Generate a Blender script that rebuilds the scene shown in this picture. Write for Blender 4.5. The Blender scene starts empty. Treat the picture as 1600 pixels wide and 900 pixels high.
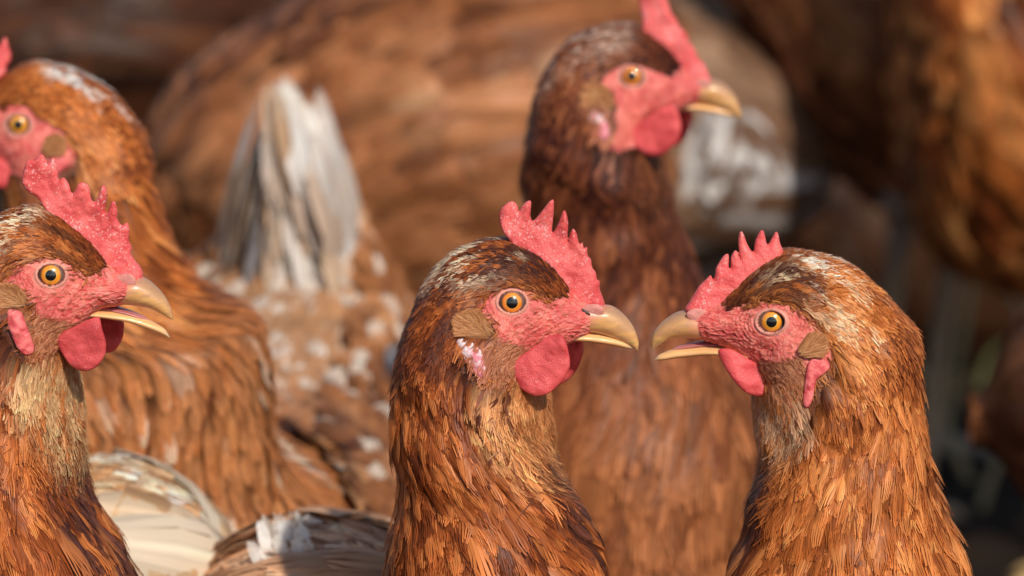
import bpy, math, random
import numpy as np
from mathutils import Vector, Matrix

# ------------------------------------------------------------------ camera, light, exposure
SC = bpy.context.scene
COL = SC.collection
PITCH = math.radians(12.0)
CAM = np.array([0.0, 0.0, 0.672])
FOCUS = 1.490
KPX = 0.29 / 1.5 / 1600.0                     # metres per photo pixel per metre of depth
cd = bpy.data.cameras.new('camera')
cd.sensor_width = 36.0
cd.lens = 36.0 * 1.5 / 0.29
cd.clip_start = 0.05
cd.clip_end = 200.0
cd.dof.use_dof = True
cd.dof.focus_distance = FOCUS
cd.dof.aperture_fstop = 12.5
co = bpy.data.objects.new('camera', cd)
COL.objects.link(co)
co.location = CAM
co.rotation_euler = (math.radians(90) - PITCH, 0, 0)
SC.camera = co

SUN_EL, SUN_AZ = math.radians(40), math.radians(22)      # azimuth: right of straight behind the camera
sdir = Vector((math.sin(SUN_AZ) * math.cos(SUN_EL), -math.cos(SUN_AZ) * math.cos(SUN_EL), math.sin(SUN_EL)))
w = bpy.data.worlds.new('World')
SC.world = w
w.use_nodes = True
nt = w.node_tree
bg = nt.nodes['Background']
sky = nt.nodes.new('ShaderNodeTexSky')
sky.sky_type = 'NISHITA'
sky.sun_disc = False
sky.sun_elevation = SUN_EL
sky.sun_rotation = math.atan2(sdir.x, sdir.y)
nt.links.new(sky.outputs[0], bg.inputs[0])
bg.inputs[1].default_value = 0.108
sl = bpy.data.lights.new('sun', 'SUN')
sl.energy = 3.75
sl.angle = math.radians(1.0)
sl.color = (1.0, 0.92, 0.81)
so = bpy.data.objects.new('sun', sl)
COL.objects.link(so)
so.location = (1.5, -3, 3)
so.rotation_euler = sdir.to_track_quat('Z', 'Y').to_euler()
SC.view_settings.view_transform = 'Standard'
SC.view_settings.look = 'None'
SC.view_settings.exposure = 0.0
SC.view_settings.gamma = 1.0
SC.cycles.max_bounces = 6
SC.cycles.diffuse_bounces = 3
SC.cycles.glossy_bounces = 2
SC.cycles.transparent_max_bounces = 4

# ------------------------------------------------------------------ picture <-> world
FWD = np.array([0.0, math.cos(PITCH), -math.sin(PITCH)])
UP = np.array([0.0, math.sin(PITCH), math.cos(PITCH)])
RIGHT = np.array([1.0, 0.0, 0.0])


def ray(px, py):
    px = np.asarray(px, float)[..., None]
    py = np.asarray(py, float)[..., None]
    return FWD + (px - 800) * KPX * RIGHT + (450 - py) * KPX * UP


def project(P):
    v = P - CAM
    d = v @ FWD
    return 800 + (v @ RIGHT) / d / KPX, 450 - (v @ UP) / d / KPX


# ------------------------------------------------------------------ noise
def _hash(ix, iy, iz, seed):
    n = (ix * 374761393 + iy * 668265263 + iz * 2147483647 + seed * 144665) & 0xffffffff
    n = ((n ^ (n >> 13)) * 1274126177) & 0xffffffff
    n = (n ^ (n >> 16)) & 0xffffffff
    return n / 4294967295.0


def noise(P, scale=1.0, seed=0):
    """value noise in 0..1"""
    Q = np.asarray(P, float) * scale + 1000.0
    I = np.floor(Q).astype(np.int64)
    f = Q - I
    f = f * f * (3 - 2 * f)
    out = 0
    for dx in (0, 1):
        wx = f[..., 0] if dx else 1 - f[..., 0]
        for dy in (0, 1):
            wy = f[..., 1] if dy else 1 - f[..., 1]
            for dz in (0, 1):
                wz = f[..., 2] if dz else 1 - f[..., 2]
                out = out + wx * wy * wz * _hash(I[..., 0] + dx, I[..., 1] + dy, I[..., 2] + dz, seed)
    return out


def fbm(P, scale, seed=0, octs=3):
    o, a, t = 0, 1.0, 0
    for k in range(octs):
        o = o + a * noise(P, scale * 2 ** k, seed + k * 17)
        t += a
        a *= 0.5
    return o / t


def smooth(a, b, x):
    t = np.clip((x - a) / (b - a), 0, 1)
    return t * t * (3 - 2 * t)


# ------------------------------------------------------------------ materials
def new_mat(name):
    m = bpy.data.materials.new(name)
    m.use_nodes = True
    n = m.node_tree
    return m, n, n.nodes['Principled BSDF'], n.nodes['Material Output']


def mat_feather():
    m, n, p, out = new_mat('feather')
    a = n.nodes.new('ShaderNodeAttribute'); a.attribute_name = 'Col'
    n.links.new(a.outputs['Color'], p.inputs['Base Color'])
    p.inputs['Roughness'].default_value = 0.42
    p.inputs['Specular IOR Level'].default_value = 0.16
    p.inputs['Sheen Weight'].default_value = 0.0
    p.inputs['Sheen Roughness'].default_value = 0.4
    tr = n.nodes.new('ShaderNodeBsdfTranslucent')
    n.links.new(a.outputs['Color'], tr.inputs['Color'])
    mx = n.nodes.new('ShaderNodeMixShader'); mx.inputs[0].default_value = 0.18
    n.links.new(p.outputs[0], mx.inputs[1]); n.links.new(tr.outputs[0], mx.inputs[2])
    n.links.new(mx.outputs[0], out.inputs['Surface'])
    return m


def bump(n, p, scale, strength, dist, detail=3.0, kind='noise'):
    tc = n.nodes.new('ShaderNodeTexCoord')
    if kind == 'noise':
        t = n.nodes.new('ShaderNodeTexNoise'); t.inputs['Detail'].default_value = detail
        o = t.outputs['Fac']
    else:
        t = n.nodes.new('ShaderNodeTexVoronoi')
        o = t.outputs['Distance']
    t.inputs['Scale'].default_value = scale
    n.links.new(tc.outputs['Object'], t.inputs['Vector'])
    b = n.nodes.new('ShaderNodeBump')
    b.inputs['Strength'].default_value = strength
    b.inputs['Distance'].default_value = dist
    n.links.new(o, b.inputs['Height'])
    n.links.new(b.outputs[0], p.inputs['Normal'])
    return tc, t, b


def mat_body():
    """under-plumage and bare face skin, told apart by the colour attribute's alpha-like 'skin' attribute"""
    m, n, p, out = new_mat('hen_body')
    a = n.nodes.new('ShaderNodeAttribute'); a.attribute_name = 'Col'
    n.links.new(a.outputs['Color'], p.inputs['Base Color'])
    s = n.nodes.new('ShaderNodeAttribute'); s.attribute_name = 'skin'
    mul = n.nodes.new('ShaderNodeMath'); mul.operation = 'MULTIPLY'; mul.inputs[1].default_value = 0.25
    n.links.new(s.outputs['Fac'], mul.inputs[0])
    n.links.new(mul.outputs[0], p.inputs['Subsurface Weight'])
    p.inputs['Subsurface Radius'].default_value = (1.0, 0.25, 0.15)
    p.inputs['Subsurface Scale'].default_value = 0.0012
    p.inputs['Roughness'].default_value = 0.5
    p.inputs['Specular IOR Level'].default_value = 0.4
    bump(n, p, 1900, 0.8, 0.0004, 3.0)
    return m


def mat_flesh(name, c1, c2, fleck, rough=0.5, sss=0.35, fl=0.66):
    m, n, p, out = new_mat(name)
    tc, t, b = bump(n, p, 2400, 0.45, 0.00028, 1.0, 'voronoi')
    nz = n.nodes.new('ShaderNodeTexNoise'); nz.inputs['Scale'].default_value = 150; nz.inputs['Detail'].default_value = 5
    n.links.new(tc.outputs['Object'], nz.inputs['Vector'])
    cr = n.nodes.new('ShaderNodeValToRGB')
    cr.color_ramp.elements[0].position = 0.34; cr.color_ramp.elements[0].color = (*[q * 0.82 for q in c1], 1)
    cr.color_ramp.elements[1].position = 0.7; cr.color_ramp.elements[1].color = (*c2, 1)
    n.links.new(nz.outputs['Fac'], cr.inputs['Fac'])
    nf = n.nodes.new('ShaderNodeTexNoise'); nf.inputs['Scale'].default_value = 1500; nf.inputs['Detail'].default_value = 2
    n.links.new(tc.outputs['Object'], nf.inputs['Vector'])
    nl = n.nodes.new('ShaderNodeTexNoise'); nl.inputs['Scale'].default_value = 120
    n.links.new(tc.outputs['Object'], nl.inputs['Vector'])
    ad = n.nodes.new('ShaderNodeMath'); ad.operation = 'MULTIPLY_ADD'; ad.inputs[1].default_value = 0.5
    n.links.new(nl.outputs['Fac'], ad.inputs[0]); n.links.new(nf.outputs['Fac'], ad.inputs[2])
    r2 = n.nodes.new('ShaderNodeMapRange')
    r2.inputs['From Min'].default_value = fl + 0.18; r2.inputs['From Max'].default_value = fl + 0.32
    r2.inputs['To Max'].default_value = 0.55
    n.links.new(ad.outputs[0], r2.inputs['Value'])
    mx = n.nodes.new('ShaderNodeMix'); mx.data_type = 'RGBA'
    n.links.new(r2.outputs[0], mx.inputs['Factor'])
    n.links.new(cr.outputs[0], mx.inputs['A']); mx.inputs['B'].default_value = (*fleck, 1)
    oi = n.nodes.new('ShaderNodeObjectInfo')
    hs = n.nodes.new('ShaderNodeHueSaturation')
    rv = n.nodes.new('ShaderNodeMapRange'); rv.inputs['To Min'].default_value = 0.92; rv.inputs['To Max'].default_value = 1.04
    n.links.new(oi.outputs['Random'], rv.inputs['Value']); n.links.new(rv.outputs[0], hs.inputs['Value'])
    n.links.new(mx.outputs['Result'], hs.inputs['Color'])
    n.links.new(hs.outputs[0], p.inputs['Base Color'])
    p.inputs['Subsurface Weight'].default_value = sss
    p.inputs['Subsurface Radius'].default_value = (1.0, 0.2, 0.12)
    p.inputs['Subsurface Scale'].default_value = 0.002
    p.inputs['Roughness'].default_value = rough
    p.inputs['Specular IOR Level'].default_value = 0.35
    return m


def mat_attr(name, rough, spec=0.5, coat=0.0, sss=0.0, bsc=0, bst=0.0):
    m, n, p, out = new_mat(name)
    a = n.nodes.new('ShaderNodeAttribute'); a.attribute_name = 'Col'
    n.links.new(a.outputs['Color'], p.inputs['Base Color'])
    p.inputs['Roughness'].default_value = rough
    p.inputs['Specular IOR Level'].default_value = spec
    p.inputs['Coat Weight'].default_value = coat
    p.inputs['Coat Roughness'].default_value = 0.06
    p.inputs['Subsurface Weight'].default_value = sss
    p.inputs['Subsurface Radius'].default_value = (1.0, 0.5, 0.25)
    p.inputs['Subsurface Scale'].default_value = 0.0015
    if bsc:
        bump(n, p, bsc, bst, 0.0003, 3.0)
    return m


M_FEATHER = mat_feather()
M_BODY = mat_body()
M_COMB = mat_flesh('comb_flesh', (0.76, 0.085, 0.085), (0.92, 0.175, 0.160), (0.90, 0.56, 0.54))
M_WATTLE = mat_flesh('wattle_flesh', (0.66, 0.065, 0.070), (0.82, 0.125, 0.125), (0.86, 0.38, 0.38), fl=0.78)
M_BEAK = mat_attr('beak_horn', 0.35, 0.5, 0.15, 0.15, 500, 0.12)
M_EYE = mat_attr('eye_surface', 0.25, 0.5, 1.0)
M_LEG = mat_attr('leg_skin', 0.5, 0.4, 0, 0, 900, 0.5)


# ------------------------------------------------------------------ mesh output
def make_obj(name, V, F4, mat, parent=None, col=None, skin=None, smooth_=True, F3=None):
    V = np.asarray(V, np.float32).reshape(-1, 3)
    me = bpy.data.meshes.new(name)
    F4 = np.zeros((0, 4), np.int32) if F4 is None else np.asarray(F4, np.int32).reshape(-1, 4)
    n4 = len(F4)
    n3 = 0 if F3 is None else len(F3)
    me.vertices.add(len(V)); me.vertices.foreach_set('co', V.ravel())
    me.loops.add(n4 * 4 + n3 * 3)
    li = F4.ravel()
    if n3:
        li = np.concatenate([li, np.asarray(F3, np.int32).ravel()])
    me.loops.foreach_set('vertex_index', li.astype(np.int32))
    me.polygons.add(n4 + n3)
    st = np.arange(n4) * 4
    if n3:
        st = np.concatenate([st, n4 * 4 + np.arange(n3) * 3])
    me.polygons.foreach_set('loop_start', st.astype(np.int32))
    if smooth_:
        me.polygons.foreach_set('use_smooth', np.ones(n4 + n3, bool))
    if col is not None:
        c = np.ones((len(V), 4), np.float32); c[:, :3] = np.asarray(col).reshape(-1, 3)
        at = me.color_attributes.new('Col', 'FLOAT_COLOR', 'POINT')
        at.data.foreach_set('color', c.ravel())
    if skin is not None:
        at = me.attributes.new('skin', 'FLOAT', 'POINT')
        at.data.foreach_set('value', np.asarray(skin, np.float32).ravel())
    me.update(calc_edges=True)
    me.validate()
    me.materials.append(mat)
    o = bpy.data.objects.new(name, me)
    COL.objects.link(o)
    if parent is not None:
        o.parent = parent
    return o


def grid_faces(a, b, closed_b=True):
    i = np.arange(a - 1)[:, None]
    j = np.arange(b if closed_b else b - 1)[None, :]
    j2 = (j + 1) % b
    return np.stack([i * b + j, i * b + j2, (i + 1) * b + j2, (i + 1) * b + j], -1).reshape(-1, 4)


def catmull(P, sub):
    """open Catmull-Rom through rows of P"""
    P = np.asarray(P, float)
    Q = np.vstack([2 * P[0] - P[1], P, 2 * P[-1] - P[-2]])
    out = []
    t = np.linspace(0, 1, sub, endpoint=False)[:, None]
    for i in range(1, len(Q) - 2):
        a, b, c, d = Q[i - 1], Q[i], Q[i + 1], Q[i + 2]
        out.append(0.5 * (2 * b + (c - a) * t + (2 * a - 5 * b + 4 * c - d) * t ** 2 + (3 * b - a - 3 * c + d) * t ** 3))
    out.append(P[-1:])
    return np.vstack(out)


def catmull_closed(P, sub):
    P = np.asarray(P, float)
    n = len(P)
    out = []
    t = np.linspace(0, 1, sub, endpoint=False)[:, None]
    for i in range(n):
        a, b, c, d = P[i - 1], P[i], P[(i + 1) % n], P[(i + 2) % n]
        out.append(0.5 * (2 * b + (c - a) * t + (2 * a - 5 * b + 4 * c - d) * t ** 2 + (3 * b - a - 3 * c + d) * t ** 3))
    return np.vstack(out)


def poly_dist(X, Z, poly):
    """signed distance (+ inside) and nearest boundary point"""
    poly = np.asarray(poly, float)
    best = np.full(X.shape, 1e9)
    nx = np.zeros(X.shape); nz = np.zeros(X.shape)
    ins = np.zeros(X.shape, bool)
    n = len(poly)
    for i in range(n):
        ax, az = poly[i]; bx, bz = poly[(i + 1) % n]
        dx, dz = bx - ax, bz - az
        L = dx * dx + dz * dz + 1e-18
        t = np.clip(((X - ax) * dx + (Z - az) * dz) / L, 0, 1)
        qx, qz = ax + t * dx, az + t * dz
        d = (X - qx) ** 2 + (Z - qz) ** 2
        k = d < best
        best = np.where(k, d, best); nx = np.where(k, qx, nx); nz = np.where(k, qz, nz)
        if az != bz:
            c = ((az > Z) != (bz > Z)) & (X < ax + (Z - az) * dx / (bz - az))
            ins ^= c
    d = np.sqrt(best)
    return np.where(ins, d, -d), nx, nz


# ------------------------------------------------------------------ head templates (photo pixels)
T_R = dict(
    eye=(800, 472), sign=1,
    pairs=[(934, 480, 902, 530, 6.2), (908, 462, 878, 545, 8.8), (882, 438, 857, 556, 11), (855, 410, 845, 572, 13),
           (822, 390, 842, 588, 14.5), (785, 380, 845, 602, 16), (740, 388, 848, 614, 17.5), (695, 413, 851, 628, 19),
           (662, 458, 851, 645, 20), (639, 508, 853, 662, 21), (623, 563, 856, 684, 22)],
    neck=[(619, 620, 860, 705, 23), (624, 685, 872, 738, 24), (634, 745, 890, 780, 25), (634, 805, 908, 832, 27),
          (622, 872, 925, 880, 30), (616, 965, 945, 985, 34)],
    comb=[(780, 342), (782, 328), (790, 319), (800, 314), (808, 320), (811, 331), (816, 321), (824, 314), (830, 314), (830, 325), (829, 336),
          (832, 345), (840, 338), (851, 324), (860, 313), (866, 313), (865, 334), (862, 364), (872, 350), (879, 331), (884, 330), (888, 348),
          (886, 380), (891, 364), (896, 357), (901, 365), (905, 381), (910, 379), (912, 388), (917, 387), (918, 400), (923, 406),
          (925, 418), (931, 426), (933, 437), (937, 440), (937, 452), (941, 464), (944, 480), (925, 490), (890, 482), (868, 458), (848, 430),
          (828, 412), (806, 398), (797, 376), (786, 362)],
    beak_up=[(900, 470, 862, 515, 5.4), (925, 472, 888, 515, 5.5), (943, 476, 910, 518, 5.1), (956, 478, 935, 521, 4.5),
             (970, 487, 955, 527, 3.6), (984, 502, 972, 534, 2.6), (993, 518, 986, 541, 1.6), (998, 535, 994, 547, .8)],
    beak_up_tip=(997, 548),
    beak_low=[(846, 521, 847, 526, 10.0), (868, 518, 868, 527, 9.0), (892, 516, 888, 530, 6.2), (920, 518, 918, 533, 4.1), (945, 522, 942, 537, 3.3),
              (965, 528, 962, 540.5, 2.3), (980, 535, 978, 544, 1.3)],
    beak_low_tip=(989, 544),
    wattle=[(794, 572), (798, 588), (812, 604), (832, 614), (850, 615), (868, 606), (884, 588), (891, 570), (889, 550), (884, 532),
            (874, 522), (852, 528), (836, 541), (812, 556)],
    wattle_far=[(868, 528), (890, 534), (909, 533), (911, 550), (903, 574), (890, 592), (872, 602), (855, 595), (850, 560)],
    face=[(742, 478), (748, 462), (760, 452), (780, 445), (808, 442), (835, 447), (860, 461), (880, 466), (905, 440), (960, 460), (965, 545),
          (885, 550), (860, 575), (830, 592), (795, 604), (768, 604), (756, 585), (768, 560), (768, 535), (768, 512), (750, 494)],
    bristle=[(760, 515), (790, 528), (830, 540), (852, 545), (850, 562), (800, 595), (760, 605), (742, 570)],
    tuft=dict(root=(766, 523), tips=[(704, 512), (702, 496), (712, 484), (730, 477), (748, 478), (706, 524)], n=130),
    lobe=[(711, 530), (722, 527), (738, 534), (750, 545), (757, 560), (760, 578), (752, 589), (742, 582), (727, 564), (716, 546)],
    lobe_kind='white',
    nostril=[(903, 484), (915, 477), (932, 475), (943, 482), (940, 492), (925, 497), (910, 494)],
    slit=[(907, 482), (913, 483), (922, 490), (921, 493), (914, 491), (908, 486)],
)
T_L = dict(
    eye=(1205, 503), sign=-1,
    pairs=[(1088, 486, 1096, 528, 6.2), (1118, 472, 1124, 538, 8.8), (1150, 450, 1150, 556, 11), (1172, 430, 1165, 568, 13),
           (1197, 412, 1175, 582, 14.5), (1232, 396, 1180, 596, 16), (1275, 402, 1183, 610, 17.5), (1325, 422, 1184, 625, 19),
           (1375, 462, 1184, 642, 20), (1415, 515, 1186, 665, 21), (1434, 572, 1188, 690, 22)],
    neck=[(1444, 632, 1186, 720, 23.5), (1443, 690, 1180, 755, 25), (1450, 745, 1171, 790, 27), (1466, 805, 1164, 840, 29),
          (1484, 870, 1154, 885, 32), (1496, 960, 1142, 985, 35)],
    comb=[(1070, 484), (1076, 472), (1082, 462), (1092, 447), (1102, 437), (1110, 430), (1114, 436), (1117, 430), (1118, 420), (1125, 408),
          (1131, 400), (1137, 397), (1139, 402), (1139, 418), (1142, 418), (1142, 403), (1147, 393), (1152, 393), (1157, 407), (1154, 383),
          (1155, 367), (1159, 362), (1163, 368), (1168, 382), (1177, 394), (1180, 377), (1187, 362), (1192, 360), (1195, 366), (1199, 382),
          (1207, 370), (1212, 363), (1216, 365), (1219, 380), (1224, 392), (1222, 405), (1216, 414), (1213, 430), (1195, 442), (1175, 446), (1155, 470),
          (1130, 495), (1090, 494)],
    beak_up=[(1135, 484, 1145, 530, 5.4), (1105, 487, 1118, 530, 5.6), (1085, 487, 1095, 530, 5.6), (1065, 486, 1070, 528, 4.8), (1050, 492, 1055, 528, 4.0),
             (1035, 503, 1043, 531, 3.0), (1024, 516, 1032, 538, 2.0), (1018, 531, 1025, 543, 1.1)],
    beak_up_tip=(1018, 547),
    beak_low=[(1163, 544, 1163, 552, 10.5), (1150, 540, 1150, 551, 9.8), (1125, 537, 1122, 551, 7.6), (1100, 537.5, 1098, 554, 5.2), (1077, 541, 1075, 557, 3.6), (1055, 545, 1052, 560, 2.8),
              (1040, 550, 1038, 562.5, 2.0), (1029, 555, 1029, 563, 1.1)],
    beak_low_tip=(1023, 562),
    tongue=[(1140, 532, 1140, 540, 4.2), (1110, 532, 1110, 540, 3.4), (1085, 535, 1085, 542, 2.6), (1062, 540, 1062, 546, 1.6)],
    tongue_tip=(1050, 546),
    wattle=[(1122, 548), (1132, 573), (1150, 597), (1167, 612), (1187, 617), (1207, 610), (1218, 600), (1216, 588), (1197, 575),
            (1170, 560), (1143, 545)],
    wattle_far=[(1128, 548), (1136, 573), (1152, 595), (1168, 606), (1187, 610), (1205, 604), (1212, 592), (1197, 575), (1170, 560), (1143, 545)],
    face=[(1131, 484), (1140, 476), (1153, 473), (1177, 466), (1203, 463), (1232, 467), (1260, 480), (1284, 503), (1305, 525), (1309, 552), (1302, 574),
          (1277, 592), (1262, 606), (1235, 606), (1212, 602), (1190, 594), (1160, 574), (1130, 558), (1090, 560), (1050, 540), (1050, 470), (1100, 462)],
    bristle=[(1250, 553), (1215, 560), (1180, 562), (1190, 582), (1215, 600), (1250, 612), (1258, 590)],
    tuft=dict(root=(1253, 551), tips=[(1262, 516), (1276, 512), (1290, 516), (1299, 528), (1298, 546), (1288, 558)], n=130),
    lobe=[(1264, 566), (1274, 560), (1288, 562), (1297, 574), (1288, 584), (1277, 592), (1273, 604), (1269, 622), (1261, 636), (1254, 630), (1256, 608), (1259, 584)],
    lobe_kind='red',
    nostril=[(1072, 490), (1085, 482), (1100, 484), (1112, 492), (1112, 504), (1098, 508), (1080, 502)],
    slit=[(1093, 502), (1098, 497), (1106, 496), (1108, 500), (1102, 505), (1096, 507)],
)
T_1 = dict(
    eye=(80, 430), sign=1,
    pairs=[(214, 438, 186, 476, 6.2), (188, 422, 160, 482, 8.8), (160, 398, 140, 512, 11), (133, 372, 125, 528, 13),
           (100, 346, 118, 545, 14.5), (62, 328, 114, 562, 16), (18, 334, 112, 576, 17.5), (-28, 358, 112, 592, 19),
           (-65, 400, 112, 612, 20), (-88, 455, 113, 635, 21), (-102, 510, 115, 660, 22)],
    neck=[(-107, 575, 117, 690, 23.5), (-105, 640, 118, 725, 25), (-98, 705, 122, 762, 27), (-100, 770, 145, 812, 29),
          (-108, 850, 172, 868, 31), (-118, 950, 205, 965, 35)],
    comb=[(35, 287), (36, 269), (42, 251), (50, 249), (56, 247), (64, 241), (71, 249), (74, 257), (80, 248), (85, 249), (89, 264),
          (91, 280), (100, 277), (109, 287), (113, 300), (118, 298), (124, 286), (133, 284), (141, 291), (144, 311), (151, 312),
          (160, 291), (165, 289), (169, 300), (165, 327), (168, 331), (176, 314), (181, 316), (184, 331), (183, 342), (190, 352),
          (198, 348), (202, 358), (201, 376), (205, 387), (204, 398), (211, 409), (219, 420), (222, 436), (205, 446), (178, 442), (155, 422),
          (135, 400), (115, 378), (92, 362), (72, 350), (70, 327), (58, 309), (44, 300)],
    beak_up=[(185, 433, 150, 470, 5.4), (205, 432, 172, 472, 5.5), (222, 433, 190, 475, 5.4), (236, 441, 212, 477, 4.5), (250, 454, 235, 482, 3.4),
             (261, 469, 250, 489, 2.3), (268, 484, 262, 496, 1.2)],
    beak_up_tip=(271, 500),
    beak_low=[(120, 481, 121, 488, 10.5), (135, 478, 135, 490, 9.5), (150, 478, 150, 491, 7.6), (178, 483, 176, 497, 5.2), (205, 490, 203, 503, 3.5), (228, 498, 224, 511, 2.6),
              (246, 507, 244, 518, 1.8), (258, 515, 257, 524, .9)],
    beak_low_tip=(265, 527),
    tongue=[(135, 474, 135, 482, 4.0), (165, 476, 165, 484, 3.4), (195, 483, 195, 490, 2.6), (220, 492, 220, 498, 1.6)],
    tongue_tip=(232, 500),
    wattle=[(89, 527), (93, 544), (105, 562), (118, 574), (133, 579), (151, 573), (164, 556), (167, 536), (161, 513), (155, 495),
            (140, 498), (120, 508), (102, 516)],
    wattle_far=[(145, 500), (165, 498), (192, 502), (193, 515), (190, 530), (178, 549), (160, 553), (145, 540)],
    face=[(-12, 450), (5, 425), (22, 408), (53, 398), (89, 399), (116, 405), (133, 419), (156, 425), (180, 405), (240, 425), (245, 505), (165, 505),
          (140, 514), (115, 535), (88, 556), (60, 562), (44, 530), (50, 495), (42, 470), (20, 455)],
    bristle=[(40, 485), (70, 490), (110, 500), (140, 505), (105, 530), (80, 552), (45, 560), (30, 530)],
    tuft=dict(root=(38, 473), tips=[(-18, 468), (-20, 452), (-8, 440), (10, 437), (28, 440), (-8, 480)], n=130),
    lobe=[(10, 486), (22, 484), (33, 490), (40, 508), (50, 535), (52, 550), (42, 556), (30, 546), (20, 525), (12, 505)],
    lobe_kind='red',
    nostril=[(170, 440), (185, 430), (203, 428), (212, 436), (210, 447), (192, 451), (178, 448)],
    slit=[(176, 440), (182, 441), (190, 447), (189, 450), (182, 447), (177, 443)],
)


def map_template(T, e, s, rot=0.0):
    """head template moved to another eye position, size and tilt (degrees, picture plane)"""
    c, n = math.cos(math.radians(rot)), math.sin(math.radians(rot))
    ex, ey = T['eye']

    def f(x, y):
        x, y = x - ex, y - ey
        return (e[0] + s * (c * x - n * y), e[1] + s * (n * x + c * y))
    R = {}
    for k, v in T.items():
        if k in ('pairs', 'beak_up', 'beak_low', 'tongue'):
            R[k] = [(*f(a, b), *f(c2, d), h) for a, b, c2, d, h in v]
        elif k == 'neck':
            continue
        elif k == 'tuft':
            R[k] = dict(root=f(*v['root']), tips=[f(*q) for q in v['tips']], n=v['n'])
        elif k == 'eye' or k.endswith('_tip'):
            R[k] = f(*v)
        elif k in ('sign', 'lobe_kind'):
            R[k] = v
        else:
            R[k] = [f(*q) for q in v]
    R['s'] = s
    return R


# ------------------------------------------------------------------ feathers
def blade_profile(v, kind):
    if kind == 'hackle':
        return np.clip((0.35 + 1.9 * v) * (1 - v) ** 0.62, 0, 1) * 1.0
    if kind == 'round':
        return np.clip((0.5 + 1.6 * v), 0, 1) * np.sqrt(np.clip(1 - np.clip((v - 0.55) / 0.47, 0, 1) ** 2, 0, 1))
    return np.clip((0.6 + v), 0, 1) * (1 - v * 0.75)                   # bristle


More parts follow.
